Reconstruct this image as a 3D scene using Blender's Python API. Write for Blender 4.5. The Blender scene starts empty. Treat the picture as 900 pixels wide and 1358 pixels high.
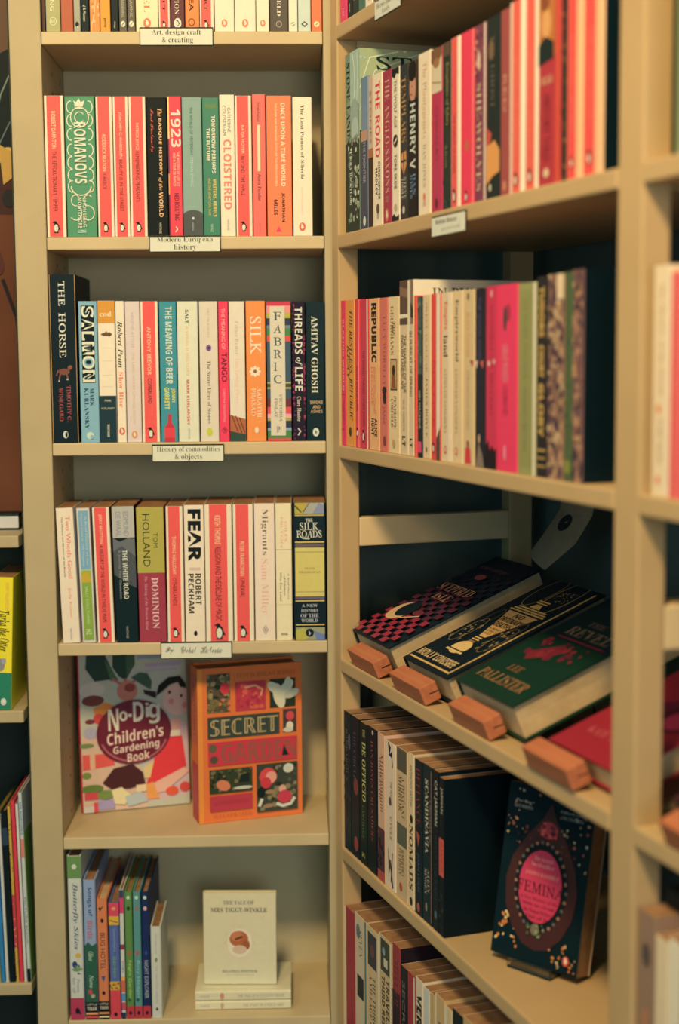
import bpy, bmesh, math, random
import numpy as np
from mathutils import Matrix, Vector, Euler

# ------------------------------------------------------------------ camera, light, exposure
sc = bpy.context.scene
C = sc.collection
EYE = 1.45                                   # eye height above the floor
FPX, PITCH, ROLL = 1958.615, 0.10516, -0.00721   # focal length in px of a 900x1358 frame
cp, sp, cr, sr = math.cos(PITCH), math.sin(PITCH), math.cos(ROLL), math.sin(ROLL)
right, fwd, up = Vector((1, 0, 0)), Vector((0, cp, -sp)), Vector((0, sp, cp))
r2 = cr*right + sr*up
u2 = cr*up - sr*right
cam = bpy.data.cameras.new('camera')
cam.sensor_fit = 'VERTICAL'; cam.sensor_height = 36; cam.sensor_width = 24
cam.lens = FPX/1358*36
cam.dof.use_dof = True; cam.dof.focus_distance = 2.03; cam.dof.aperture_fstop = 2.4
cam.clip_start = 0.05
camo = bpy.data.objects.new('camera', cam); C.objects.link(camo)
m = Matrix((r2, u2, -fwd)).transposed().to_4x4(); m.translation = Vector((0, 0, EYE))
camo.matrix_world = m
sc.camera = camo

sc.view_settings.view_transform = 'Standard'
sc.view_settings.look = 'None'
sc.view_settings.gamma = 1.0
sc.view_settings.use_curve_mapping = False
sc.view_settings.exposure = 0.0
sc.cycles.use_denoising = True
sc.cycles.max_bounces = 6

world = bpy.data.worlds.new('world'); sc.world = world
world.use_nodes = True
bg = world.node_tree.nodes['Background']
bg.inputs[0].default_value = (0.28, 0.64, 0.62, 1); bg.inputs[1].default_value = 0.36

def area(name, loc, target, size, power, col, sy=None):
    l = bpy.data.lights.new(name, 'AREA'); l.energy = power; l.color = col
    l.shape = 'RECTANGLE'; l.size = size; l.size_y = sy or size
    o = bpy.data.objects.new(name, l); C.objects.link(o)
    o.location = loc
    o.rotation_euler = (Vector(target)-Vector(loc)).to_track_quat('-Z', 'Y').to_euler()
    return o
area('ceiling_lamp_light', (-0.30, 0.16, EYE+1.42), (0.0, 2.0, EYE-0.2), 0.30, 50, (1.0, 0.655, 0.265))
area('side_lamp_light', (-0.95, 0.55, EYE+0.95), (0.2, 1.8, EYE-0.4), 0.30, 8, (1.0, 0.62, 0.25))
area('window_daylight', (0.70, -1.9, EYE+0.10), (-0.05, 1.9, EYE-0.5), 1.0, 18, (1.0, 0.98, 0.76))

# ------------------------------------------------------------------ frames of the two bookcases
def frame(x, y, yaw):
    return dict(o=Vector((x, y, EYE)), u=Vector((math.cos(yaw), math.sin(yaw), 0)),
                w=Vector((-math.sin(yaw), math.cos(yaw), 0)), yaw=yaw)
FA = frame(-0.41862, 2.15424, 0.02957)       # bookcase straight ahead
FB = frame(0.00075, 2.12719, -1.2338)        # bookcase running towards us on the right
FW = 0.40; LB = 0.782
ZA = [0.46083, 0.17319, -0.12372, -0.42079, -0.71642, -1.0034]      # shelf tops, relative to the eye
ZB = [0.460, 0.17132, -0.12756, -0.44027, -0.72407, -1.013]
def W(F, u, w, z): return F['o'] + F['u']*u + F['w']*w + Vector((0, 0, z))
def ray(X, Y):
    dx, dy = X-450, Y-679
    a = cr*dx + sr*dy; b = -sr*dx + cr*dy
    return right*(a/FPX) + fwd - up*(b/FPX)
EYEP = Vector((0, 0, EYE))
def loc(F, p):
    d = p - F['o']; return d.dot(F['u']), d.dot(F['w']), d.z
def onW(F, X, Y, w=0.0):
    r = ray(X, Y); k = (F['o'] + F['w']*w - EYEP).dot(F['w'])/r.dot(F['w']); return loc(F, EYEP + r*k)
def onT(F, X, Y, t=0.0):
    r = ray(X, Y); k = (F['o'] + F['u']*t - EYEP).dot(F['u'])/r.dot(F['u']); return loc(F, EYEP + r*k)
def onZ(F, X, Y, z):
    r = ray(X, Y); return loc(F, EYEP + r*(z/r.z))
def px(p):
    d = p - EYEP; yc = d.dot(fwd)
    return 450 + FPX*d.dot(r2)/yc, 679 - FPX*d.dot(u2)/yc
def u_at(F, X, z, w):
    lo, hi = -0.6, 1.3
    for _ in range(40):
        mid = (lo+hi)/2
        if px(W(F, mid, w, z))[0] < X: lo = mid
        else: hi = mid
    return (lo+hi)/2

# ------------------------------------------------------------------ materials
def lin(h):
    r = []
    for i in (0, 2, 4):
        v = int(h[i:i+2], 16)/255
        r.append(v/12.92 if v <= .04045 else ((v+.055)/1.055)**2.4)
    return r
LWHITE = (0.93, 0.72, 0.42)                  # the shop's lamp light: how white paper looks under it
def base(h):
    c = lin(h)
    if max(c) < .05:                         # near-black inks: neutral to slightly green-blue
        return tuple(max(.0015, a/b) for a, b in zip(c, (1.25, .72, .56)))
    raw = [a/b for a, b in zip(c, LWHITE)]
    if raw[2] > .92 and raw[2] > 1.25*raw[0]: k = (.92/raw[2])**.6; raw = [raw[0]*k, raw[1]*k, .92]
    r = [min(.92, max(.003, a)) for a in raw]
    if c[0] > 3*c[1]: r[2] *= .85            # reds stay on the orange side
    return tuple(r)
MATS = {}
def ink(h, rough=.5):
    """printed card or cloth of one colour, with the faint mottling of paper"""
    k = ('ink', h, rough)
    if k in MATS: return MATS[k]
    m = bpy.data.materials.new('print_'+h); m.use_nodes = True
    nt = m.node_tree; b = nt.nodes['Principled BSDF']
    n = nt.nodes.new('ShaderNodeTexNoise'); n.inputs['Scale'].default_value = 90; n.inputs['Detail'].default_value = 3
    tc = nt.nodes.new('ShaderNodeTexCoord'); nt.links.new(tc.outputs['Object'], n.inputs['Vector'])
    mx = nt.nodes.new('ShaderNodeMix'); mx.data_type = 'RGBA'
    c = base(h)
    mx.inputs[6].default_value = (*[x*.93 for x in c], 1); mx.inputs[7].default_value = (*[min(.95, x*1.05) for x in c], 1)
    nt.links.new(n.outputs['Fac'], mx.inputs[0]); nt.links.new(mx.outputs[2], b.inputs['Base Color'])
    b.inputs['Roughness'].default_value = rough; b.inputs['Specular IOR Level'].default_value = .3 if max(c) > .06 else .14
    MATS[k] = m; return m
def procedural(name, c0, c1, scale, rough=.6, stretch=(1, 1, 1), bump=0, spec=.3, det=4):
    if name in MATS: return MATS[name]
    m = bpy.data.materials.new(name); m.use_nodes = True
    nt = m.node_tree; b = nt.nodes['Principled BSDF']
    tc = nt.nodes.new('ShaderNodeTexCoord'); mp = nt.nodes.new('ShaderNodeMapping'); mp.inputs['Scale'].default_value = stretch
    n = nt.nodes.new('ShaderNodeTexNoise'); n.inputs['Scale'].default_value = scale; n.inputs['Detail'].default_value = det
    nt.links.new(tc.outputs['Object'], mp.inputs[0]); nt.links.new(mp.outputs[0], n.inputs['Vector'])
    rp = nt.nodes.new('ShaderNodeValToRGB')
    rp.color_ramp.elements[0].position = .3; rp.color_ramp.elements[1].position = .7
    rp.color_ramp.elements[0].color = (*c0, 1); rp.color_ramp.elements[1].color = (*c1, 1)
    nt.links.new(n.outputs['Fac'], rp.inputs[0]); nt.links.new(rp.outputs[0], b.inputs['Base Color'])
    b.inputs['Roughness'].default_value = rough; b.inputs['Specular IOR Level'].default_value = spec
    if bump:
        bp = nt.nodes.new('ShaderNodeBump'); bp.inputs['Strength'].default_value = bump; bp.inputs['Distance'].default_value = .002
        nt.links.new(n.outputs['Fac'], bp.inputs['Height']); nt.links.new(bp.outputs[0], b.inputs['Normal'])
    MATS[name] = m; return m
PAINT = lambda: procedural('cream_paint', (.49, .445, .325), (.54, .49, .36), 14, .55, bump=.05)
SHELFP = lambda: procedural('cream_shelf_paint', (.61, .54, .40), (.67, .60, .44), 14, .5, bump=.05)
PAINTB = lambda: procedural('warm_cream_paint', (.545, .415, .255), (.60, .46, .29), 9, .5, (1, 1, 1), .05)
BACKP = lambda: procedural('back_board_paint', (.60, .575, .46), (.66, .63, .50), 9, .7)
PAPER = lambda: procedural('page_edges', (.28, .16, .095), (.39, .24, .15), 60, .85, (1, 1, 1), .1)
PAPERW = lambda: procedural('pale_page_edges', (.58, .47, .33), (.70, .58, .42), 60, .85, (1, 1, 1), .1)
BLOCKW = lambda: procedural('red_brown_wood', (.46, .155, .09), (.57, .22, .13), 12, .5, (1, 10, 10), .1)
DARK = lambda: ink('0a1a20')

# ------------------------------------------------------------------ lettering
def _m(s, U, L, D=None, ex={}):
    o = ''
    for c in s:
        if c in ex: o += ex[c]
        elif 'A' <= c <= 'Z': o += chr(U+ord(c)-65)
        elif 'a' <= c <= 'z': o += chr(L+ord(c)-97)
        elif D and c.isdigit(): o += chr(D+ord(c)-48)
        else: o += c
    return o
STYLE = {'s': (None, 0), 'sm': (None, .012), 'sx': (None, .035), 'b': ((0x1D5D4, 0x1D5EE, 0x1D7EC), 0), 'bx': ((0x1D5D4, 0x1D5EE, 0x1D7EC), .03),
         'B': ((0x1D400, 0x1D41A, 0x1D7CE), 0), 'R': ((0x1D400, 0x1D41A, 0x1D7CE), -.013),
         'I': ((0x1D434, 0x1D44E, None, {'h': '\u210e'}), .006), 'BI': ((0x1D468, 0x1D482), 0),
         'L': ((0x1D434, 0x1D44E, None, {'h': '\u210e'}), .008), 'S': ((0x1D4D0, 0x1D4EA), .012), 'M': ((0x1D670, 0x1D68A), .01),
         'D': ((0x1D538, 0x1D552, None, {'C': '\u2102', 'H': '\u210d', 'N': '\u2115', 'P': '\u2119', 'R': '\u211d'}), .008)}
GL = {}
def glyphs(s, st):
    k = (s, st)
    if k in GL: return GL[k]
    mp, off = STYLE[st]
    c = bpy.data.curves.new('t', 'FONT'); c.body = _m(s, *mp) if mp else s
    c.offset = off; c.resolution_u = 2
    o = bpy.data.objects.new('t', c); me = bpy.data.meshes.new_from_object(o)
    v = np.array([(p.co.x, p.co.y) for p in me.vertices]) if len(me.vertices) else np.zeros((1, 2))
    if st == 'L': v[:, 0] -= v[:, 1]*.285     # the slanted roman set upright: a lighter face than the bold one
    lo, hi = v.min(0), v.max(0)
    v = (v-lo)/np.maximum(hi-lo, 1e-6)
    r = (v, [tuple(p.vertices) for p in me.polygons])
    bpy.data.objects.remove(o); bpy.data.curves.remove(c); bpy.data.meshes.remove(me)
    GL[k] = r; return r

class Art:
    """flat artwork on a face of width w and height h (metres); s to the right, v downwards, both 0..1"""
    def __init__(self, w, h): self.w, self.h, self.out, self.n = w, h, [], 0
    def add(self, pts, polys, col):
        self.n += 1; e = .0002
        self.out.append(([(min(max(x, e), self.w-e), min(max(y, e), self.h-e)) for x, y in pts], polys, col, self.n))
    def P(self, s, v): return (s*self.w, (1-v)*self.h)
    def draw(self, ds):
        for d in ds: getattr(self, 'd_'+d[0])(*d[1:])
        return self
    def d_r(self, s0, s1, v0, v1, col): self.add([self.P(s0, v1), self.P(s1, v1), self.P(s1, v0), self.P(s0, v0)], [(0, 1, 2, 3)], col)
    def d_poly(self, pts, col): self.add([self.P(*p) for p in pts], [tuple(range(len(pts)))], col)
    def d_e(self, s, v, rs, a, col, rot=0, n=22):
        cx, cy = self.P(s, v); R = rs*self.w; c0, s0 = math.cos(rot), math.sin(rot)
        pts = []
        for i in range(n):
            x, y = R*math.cos(2*math.pi*i/n), R*a*math.sin(2*math.pi*i/n)
            pts.append((cx+x*c0-y*s0, cy+x*s0+y*c0))
        self.add(pts, [tuple(range(n))], col)
    def d_ring(self, s, v, rs, a, lw, col, n=28, a0=0, a1=1):
        cx, cy = self.P(s, v); R = rs*self.w; l = lw*self.w; pts = []; N = n+1
        for i in range(N):
            t = 2*math.pi*(a0+(a1-a0)*i/n)
            for q in (R-l/2, R+l/2): pts.append((cx+q*math.cos(t), cy+(q+(a-1)*R)*math.sin(t)))
        self.add(pts, [(2*i, 2*i+1, 2*i+3, 2*i+2) for i in range(n)], col)
    def d_line(self, pts, lw, col):
        l = lw*self.w/2; q = [self.P(*p) for p in pts]; V = []
        for i, p in enumerate(q):
            a = q[max(0, i-1)]; b = q[min(len(q)-1, i+1)]
            dx, dy = b[0]-a[0], b[1]-a[1]; L = math.hypot(dx, dy) or 1
            V += [(p[0]-dy/L*l, p[1]+dx/L*l), (p[0]+dy/L*l, p[1]-dx/L*l)]
        self.add(V, [(2*i, 2*i+1, 2*i+3, 2*i+2) for i in range(len(q)-1)], col)
    def d_t(self, s, st, sc_, v0, v1, hf, col):       # reads down the spine
        v, p = glyphs(s, st); x0 = sc_*self.w; hh = hf*self.w; L = (v1-v0)*self.h
        self.add([(x0-hh/2+b*hh, (1-v0)*self.h-a*L) for a, b in v], p, col)
    def d_h(self, s, st, s0, s1, v0, v1, col, tilt=0):  # reads across
        v, p = glyphs(s, st)
        ww = (s1-s0)*self.w
        self.add([(s0*self.w+a*ww, (1-v1)*self.h+b*(v1-v0)*self.h+a*ww*tilt) for a, b in v], p, col)
    def d_peng(self, s, v, k, oval=None, rot=0):      # small upright bird emblem, facing left
        R = k*self.w
        if oval: self.d_e(s, v, k*1.0, 1.3, oval); k *= .62
        q = k*self.w/self.h
        ink_, wh = ('1d2226', 'efe0bd')
        if oval: ink_ = 'f3e2bd'
        self.d_e(s, v, k*.62, 1.75, ink_)
        self.d_e(s-.22*k, v-1.15*q, k*.36, .85, ink_)
        self.d_poly([(s-.45*k, v-1.35*q), (s-.95*k, v-1.15*q), (s-.45*k, v-1.0*q)], ink_)
        self.d_poly([(s+.5*k, v-.5*q), (s+.95*k, v+.5*q), (s+.5*k, v+.4*q)], ink_)
        if not oval:
            self.d_e(s-.06*k, v+.1*q, k*.46, 1.8, wh)
            self.d_poly([(s-.6*k, v+1.15*q), (s+.5*k, v+1.15*q), (s+.4*k, v+.95*q), (s-.5*k, v+.95*q)], ink_)
    def d_speck(self, s0, s1, v0, v1, n, size, cols, seed, a=1.0):
        rnd = random.Random(seed)
        for c in cols:
            V, Pl = [], []
            for i in range(n//len(cols)):
                s, v = rnd.uniform(s0, s1), rnd.uniform(v0, v1); x, y = self.P(s, v); k = size*self.w*rnd.uniform(.5, 1.3)
                b = len(V); ph = rnd.random()*6
                for j in range(6):
                    t = ph+j*math.pi/3; q = k*rnd.uniform(.6, 1.1)
                    V.append((min(max(x+q*math.cos(t), s0*self.w), s1*self.w), min(max(y+q*a*math.sin(t), (1-v1)*self.h), (1-v0)*self.h)))
                Pl.append(tuple(range(b, b+6)))
            self.add(V, Pl, c)

# ------------------------------------------------------------------ mesh helpers
class MB:
    def __init__(self): self.v, self.f, self.mi, self.mats = [], [], [], []
    def mat(self, m):
        if m not in self.mats: self.mats.append(m)
        return self.mats.index(m)
    def poly(self, vs, fs, m):
        b = len(self.v); self.v += [tuple(p) for p in vs]; k = self.mat(m)
        for f in fs: self.f.append(tuple(b+i for i in f)); self.mi.append(k)
    def box(self, x0, x1, y0, y1, z0, z1, m):
        self.poly([(x0, y0, z0), (x1, y0, z0), (x1, y1, z0), (x0, y1, z0), (x0, y0, z1), (x1, y0, z1), (x1, y1, z1), (x0, y1, z1)],
                  [(3, 2, 1, 0), (4, 5, 6, 7), (0, 1, 5, 4), (1, 2, 6, 5), (2, 3, 7, 6), (3, 0, 4, 7)], m)
    def bbox(self, x0, x1, y0, y1, z0, z1, m, r=.0015):   # a board with eased edges
        bm = bmesh.new(); bmesh.ops.create_cube(bm, size=1)
        for v in bm.verts: v.co = Vector(((x0+x1)/2+v.co.x*(x1-x0), (y0+y1)/2+v.co.y*(y1-y0), (z0+z1)/2+v.co.z*(z1-z0)))
        bmesh.ops.bevel(bm, geom=list(bm.edges), offset=r, segments=2, affect='EDGES', profile=.6)
        bm.verts.index_update()
        self.poly([v.co for v in bm.verts], [[v.index for v in f.verts] for f in bm.faces], m); bm.free()
    def prism(self, prof, z0, z1, mside, mcap=None):      # xy profile (counter-clockwise) pulled up in z
        n = len(prof)
        ms = mside if isinstance(mside, list) else [mside]*n
        for i in range(n):
            a, b = prof[i], prof[(i+1) % n]
            self.poly([(a[0], a[1], z0), (b[0], b[1], z0), (b[0], b[1], z1), (a[0], a[1], z1)], [(0, 1, 2, 3)], ms[i])
        self.poly([(p[0], p[1], z1) for p in prof], [tuple(range(n))], mcap or ms[0])
        self.poly([(p[0], p[1], z0) for p in prof], [tuple(reversed(range(n)))], mcap or ms[0])
    def tube(self, pts, r, m, n=8):
        pts = [Vector(p) for p in pts]; V = []
        for i, p in enumerate(pts):
            d = (pts[min(i+1, len(pts)-1)]-pts[max(i-1, 0)]).normalized()
            a = d.orthogonal().normalized(); b = d.cross(a)
            V += [p+a*r*math.cos(2*math.pi*k/n)+b*r*math.sin(2*math.pi*k/n) for k in range(n)]
        F = [(i*n+k, i*n+(k+1) % n, (i+1)*n+(k+1) % n, (i+1)*n+k) for i in range(len(pts)-1) for k in range(n)]
        F += [tuple(reversed(range(n))), tuple(range((len(pts)-1)*n, len(pts)*n))]
        self.poly(V, F, m)
    def art(self, art, f, off=.00012, step=.00006):
        for pts, polys, col, n in art.out:
            self.poly([f(x, y, off+step*n) for x, y in pts], polys, ink(col))
    def build(self, name, parent=None, loc=None):
        me = bpy.data.meshes.new(name); me.from_pydata([tuple(p) for p in self.v], [], self.f)
        for m in self.mats: me.materials.append(m)
        me.polygons.foreach_set('material_index', self.mi); me.update()
        o = bpy.data.objects.new(name, me); C.objects.link(o)
        if parent: o.parent = parent
        if loc: o.location = loc
        return o
def thing(name, label, cat, mat=None, group=None):
    o = bpy.data.objects.new(name, None); C.objects.link(o); o.empty_display_size = .02
    if mat is not None: o.matrix_world = mat
    o['label'] = label; o['category'] = cat
    if group: o['group'] = group
    return o
def tag(o, label, cat, group=None):
    o['label'] = label; o['category'] = cat
    if group: o['group'] = group
    return o
def struct(mb, name, mat=None):
    o = mb.build(name); o['kind'] = 'structure'
    if mat is not None: o.matrix_world = mat
    return o
def mat_at(F, u, w, z, lean=0.0, yaw=0.0, tip=0.0):
    return Matrix.Translation(W(F, u, w, z)) @ Euler((0, 0, F['yaw']+yaw)).to_matrix().to_4x4() @ Euler((tip, lean, 0)).to_matrix().to_4x4()

# ------------------------------------------------------------------ one book
def book(mat, t, d, h, col, label, spine=(), cover=(), fc=None, hard=False, name=None, group=None, pages=None, bc=None):
    """local axes: x across the spine, y back into the shelf, z up; spine at y=0, front cover at x=t"""
    root = thing(name or ('hardback_book' if hard else 'paperback_book'), label, 'book', mat, group)
    M = ink(col); Mf = ink(fc or col); Mb = ink(bc or fc or col); mb = MB()
    if hard: c, ov = min(.0026, t*.2), .003
    else: c, ov = min(.0006, t*.1), .0
    r = min(.0014 if not hard else .003, t*.22)
    arc = lambda cx, cy, a0, rr, n=4: [(cx+rr*math.cos(math.radians(a0+90*i/n)), cy+rr*math.sin(math.radians(a0+90*i/n))) for i in range(n+1)]
    outer = [(0, d)] + arc(r, r, 180, r) + arc(t-r, r, 270, r) + [(t, d)]
    prof = outer + [(t-c, d), (t-c, c+.0004), (c, c+.0004), (c, d)]
    n = len(prof); ms = []
    for i in range(n):
        a, b = prof[i], prof[(i+1) % n]
        if i == 0: ms.append(Mb)
        elif i < len(outer)-2: ms.append(M)
        elif i == len(outer)-2: ms.append(Mf)
        else: ms.append(ink('c9a57c') if not hard else Mf)
    # cap of the U-profile as quads so it stays a clean shape
    for i in range(n):
        a, b = prof[i], prof[(i+1) % n]
        mb.poly([(a[0], a[1], 0), (b[0], b[1], 0), (b[0], b[1], h), (a[0], a[1], h)], [(0, 1, 2, 3)], ms[i])
    no = len(outer)
    il = (c, c+.0004); ir = (t-c, c+.0004)
    for z in (0, h):
        V = [(p[0], p[1], z) for p in prof]; mid = no//2
        F = [tuple([0, 1]+[n-2, n-1])]
        F.append(tuple(list(range(1, mid))+[n-2]))
        F.append(tuple(list(range(mid-1, mid+1))+[n-3, n-2]))
        F.append(tuple(list(range(mid, no-1))+[n-3]))
        F.append((no-2, no-1, no, n-3))
        if z == 0: F = [tuple(reversed(f)) for f in F]
        mb.poly(V, F, M)
    if spine: mb.art(Art(t, h).draw(spine), lambda x, y, o: (x, -o, y))
    if cover: mb.art(Art(d, h).draw(cover), lambda x, y, o: (t+o, x, y))
    mb.build('cover', root)
    pb = MB(); pin = .0035 if hard else .0008; top = ov or .0006
    bm = [(c, c+.0006), (t-c, c+.0006), (t-c, d-pin-.0004), ((t)/2, d-pin-.0014 if hard else d-pin), (c, d-pin-.0004)]
    pb.prism(bm, top, h-top, pages or PAPER())
    pb.build('page_block', root)
    return root

class Row:
    def __init__(self, F, z, where, group, w=.003, d=.13): self.F, self.z, self.where, self.group, self.w, self.d = F, z, where, group, w, d
    def __call__(self, x0, x1, yt, col, label, spine=(), lean=0.0, d=None, t=None, **k):
        w = k.pop('w', self.w)
        u0 = u_at(self.F, x0+.25, self.z, w); u1 = u_at(self.F, x1-.25, self.z, w)
        lo, hi = (.0012, FW-.0012) if self.F is FA and x0 > 55 else ((.0012, 9) if self.F is FB else (-9, -.0542))
        u0 = max(u0, lo); u1 = min(u1, hi)
        um = (u0+u1)/2
        xm = (x0+x1)/2
        zt = onW(self.F, px(W(self.F, um, w, self.z+.2))[0], yt, w)[2]
        h = yt if 0 < yt < 1 else zt - self.z - .0008
        lab = label + ', ' + self.where
        M = mat_at(self.F, u0, w, self.z+.0005+max(0, (u1-u0)*math.sin(math.radians(lean))), math.radians(lean))
        return book(M, t or (u1-u0), d or self.d, h, col, lab, spine, group=self.group, **k)

# ------------------------------------------------------------------ room shell
mb = MB(); mb.box(-2.2, 2.4, -2.4, 3.2, -.05, 0, procedural('floor_boards', (.10, .05, .025), (.19, .10, .05), 9, .5, (6, .5, 1)))
struct(mb, 'floor')
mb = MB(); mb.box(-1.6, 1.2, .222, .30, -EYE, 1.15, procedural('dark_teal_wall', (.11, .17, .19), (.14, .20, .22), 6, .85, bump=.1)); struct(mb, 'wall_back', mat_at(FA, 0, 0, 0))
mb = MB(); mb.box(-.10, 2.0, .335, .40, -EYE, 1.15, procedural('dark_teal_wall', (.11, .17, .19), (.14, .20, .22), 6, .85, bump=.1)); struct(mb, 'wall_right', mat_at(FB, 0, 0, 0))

# ------------------------------------------------------------------ bookcase straight ahead
caseA = thing('bookcase', 'cream painted bookcase with six shelves, facing straight ahead at the centre', 'bookcase', mat_at(FA, 0, 0, -EYE))
def inside_a(z): return z + EYE
TOPZ = .80
def side_a(u0, u1, holes):
    b = MB(); b.bbox(u0, u1, 0, .20, 0, EYE+TOPZ, PAINT(), .002)
    for wz in (.09, .165):
        z = .30
        while z < EYE+TOPZ-.1:
            pts = [(holes, wz+.0032*math.cos(a*math.pi/5), z+.0032*math.sin(a*math.pi/5)) for a in range(10)]
            b.poly(pts, [tuple(range(10))], DARK()); z += .028
    if u0 > 0: b.poly([(u1+.0002, .001, .01), (u1+.0002, .199, .01), (u1+.0002, .199, EYE+TOPZ-.01), (u1+.0002, .001, EYE+TOPZ-.01)], [(0, 1, 2, 3)], procedural('dark_side_tone', (.030, .050, .055), (.045, .068, .072), 8, .8))  # shadow on this outer side is painted in as a dark face
    return b.build('side_panel', caseA)
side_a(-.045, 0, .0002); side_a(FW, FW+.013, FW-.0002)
b = MB(); b.box(.0003, FW-.0003, .2005, .212, .05, EYE+TOPZ, BACKP()); b.build('back_panel', caseA)
for z in ZA+[TOPZ+.018]:
    b = MB(); b.bbox(.0006, FW-.0006, 0, .2003, z+EYE-.0182, z+EYE, SHELFP(), .0018); b.build('shelf', caseA)
b = MB(); b.bbox(.0006, FW-.0006, .004, .02, 0, EYE+ZA[-1]-.35, PAINT()); b.build('plinth', caseA)

# ------------------------------------------------------------------ open pine shelving coming towards us on the right
caseB = thing('shelving_unit', 'open cream post-and-rail shelving unit running toward the viewer on the right', 'shelving unit', mat_at(FB, 0, 0, -EYE))
DB = .309
def post(t0, t1, w0, w1):
    b = MB(); b.bbox(t0, t1, w0, w1, 0, EYE+TOPZ, PAINTB(), .0025); b.build('post', caseB)
D0 = LB+.044
for t0, t1 in ((-.028, 0), (LB, D0), (D0+.42, D0+.464)):
    post(t0, t1, 0, .030); post(t0, t1, DB-.038, DB)
    for z in (-.276, .404, -.90):
        b = MB(); b.bbox(t0+.005, t1-.001, .0302, DB-.0382, EYE+z, EYE+z+.042, procedural('pale_rail_paint', (.74, .61, .42), (.80, .67, .47), 9, .55), .002); b.build('rail', caseB)
for z in ZB+[TOPZ+.02]:
    for t0, t1 in ((.0006, LB-.0006), (D0+.0006, D0+.4194)):
        b = MB(); b.bbox(t0, t1, -.001, DB-.004, z+EYE-.0195, z+EYE, PAINTB(), .0025); b.build('shelf', caseB)

# ------------------------------------------------------------------ bookcase at the left edge
caseC = thing('bookcase', 'cream bookcase cut off by the left edge of the picture', 'bookcase', mat_at(FA, 0, 0, -EYE))
b = MB(); b.bbox(-.0525, -.0465, .03, .20, 0, EYE+TOPZ, procedural('dark_side_tone', (.030, .050, .055), (.045, .068, .072), 8, .8), .001); b.build('side_panel', caseC)  # recessed side panel in the same dark tone as the back board
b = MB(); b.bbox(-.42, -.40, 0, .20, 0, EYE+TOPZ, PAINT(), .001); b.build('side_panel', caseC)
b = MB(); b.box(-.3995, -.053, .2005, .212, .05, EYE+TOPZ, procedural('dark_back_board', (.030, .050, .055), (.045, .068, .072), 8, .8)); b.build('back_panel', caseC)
ZC = [.62, -.2585, -.521, -.943]
for z in ZC:
    b = MB(); b.bbox(-.3995, -.0530, 0, .2003, z+EYE-.018, z+EYE, PAINT(), .0018); b.build('shelf', caseC)

# ------------------------------------------------------------------ colours
CR, WH, BK, CO, OR = 'edd3a5', 'f0e2bd', '10252c', 'f95650', 'f58a50'
INKB = '3a2a26'
def peng(row, x0, x1, yt, a, ar, t, tr, lab, l=.13, r=.84, col=CO, **k):
    sc_ = (l+r)/2
    d = [('r', l, r, 0, 1, col)]
    if a: d.append(('t', a, 's', sc_-.02, ar[0], ar[1], .22, 'ffc98c'))
    if t: d.append(('t', t, 's', sc_-.02, tr[0], tr[1], .22, INKB))
    d.append(('peng', sc_, .935, .235))
    return row(x0, x1, yt, CR, lab, d, fc='c98a5c', **k)

# ================================================================== shelf 1 (straight ahead)
R1 = Row(FA, ZA[0], 'above the art and craft label', 'books above the art, design and craft label')
dz = -95
R1(55.8, 60.6, dz, '4a2a22', 'thin dark brown book at the left end')
R1(61, 80.6, dz, 'aaa062', 'olive green book with faint cream emblem', [('t', 'PAINTING', 's', .45, .45, .80, .3, 'e4dca0'), ('ring', .5, .9, .22, 1.2, .05, 'd6cf94'), ('t', 'S', 's', .5, .88, .92, .25, 'd6cf94')])
R1(81, 97.6, dz, 'b2573e', 'plain rust brown book')
R1(98, 107.2, dz, 'a29a78', 'narrow grey olive book with a small black bird', [('e', .5, .93, .28, 1.3, '1a2024'), ('poly', [(.2, .86), (.5, .93), (.75, .85), (.55, .96)], '1a2024'), ('e', .6, .955, .12, 1, 'f0e0b8')])
R1(107.6, 118.7, dz, '15242a', 'black book with white name beside orange patterned book', [('t', 'al & Munson', 's', .45, .74, .90, .35, 'd8ceac')])
R1(119.2, 132.7, dz, 'e58a48', 'orange book with pale leafy pattern', [('speck', 0, 1, .3, 1, 26, .12, ['c86a38', 'f0b070'], 4, 1.8), ('line', [(.1, 1), (.5, .8), (.7, .6), (.9, .3)], .06, 'f4c48a')])
R1(133, 146.8, dz, 'f69338', 'bright orange book with small black publisher word', [('t', 'penny', 'b', .45, .87, .96, .3, '22201c')])
R1(147.2, 157.6, dz, '1b242a', 'black book right of bright orange book', [('t', 'vintage', 's', .5, .90, .97, .28, 'e8dcb8'), ('e', .6, .55, .3, 1.2, 'e8dcb8')])
R1(158, 168.6, dz, '5d5442', 'left of two matching dark grey books with round emblem', [('t', 'GARDENING', 's', .5, .66, .86, .34, 'b9ae84'), ('e', .5, .925, .3, 1.3, 'd9cfa2'), ('line', [(.35, .94), (.65, .91)], .1, '5d5442')], w=.004)
R1(169, 179.8, dz, '5d5442', 'right of two matching dark grey books with round emblem', [('t', 'DRAWING', 's', .5, .64, .86, .34, 'b9ae84'), ('e', .5, .925, .3, 1.3, 'd9cfa2'), ('line', [(.35, .94), (.65, .91)], .1, '5d5442')], w=.004)
R1(180.3, 210.2, dz, 'f3dc98', 'wide cream book ending in red letters SSEL', [('t', 'RUSSEL', 'R', .5, .35, .81, .26, 'e06a40'), ('peng', .5, .918, .17, 'e2724a')])
peng(R1, 210.6, 225.8, dz, 'BERGER', (.3, .6), 'IT', (.7, .82), 'coral book between cream edges, left of maroon book')
R1(226.2, 245.2, dz, '5a2630', 'maroon book with cream oval bird emblem', [('t', 'NATION', 'R', .45, .56, .83, .3, 'e9d9a8'), ('e', .5, .92, .26, 1.4, 'efe0b0'), ('peng', .5, .92, .17)])
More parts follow.
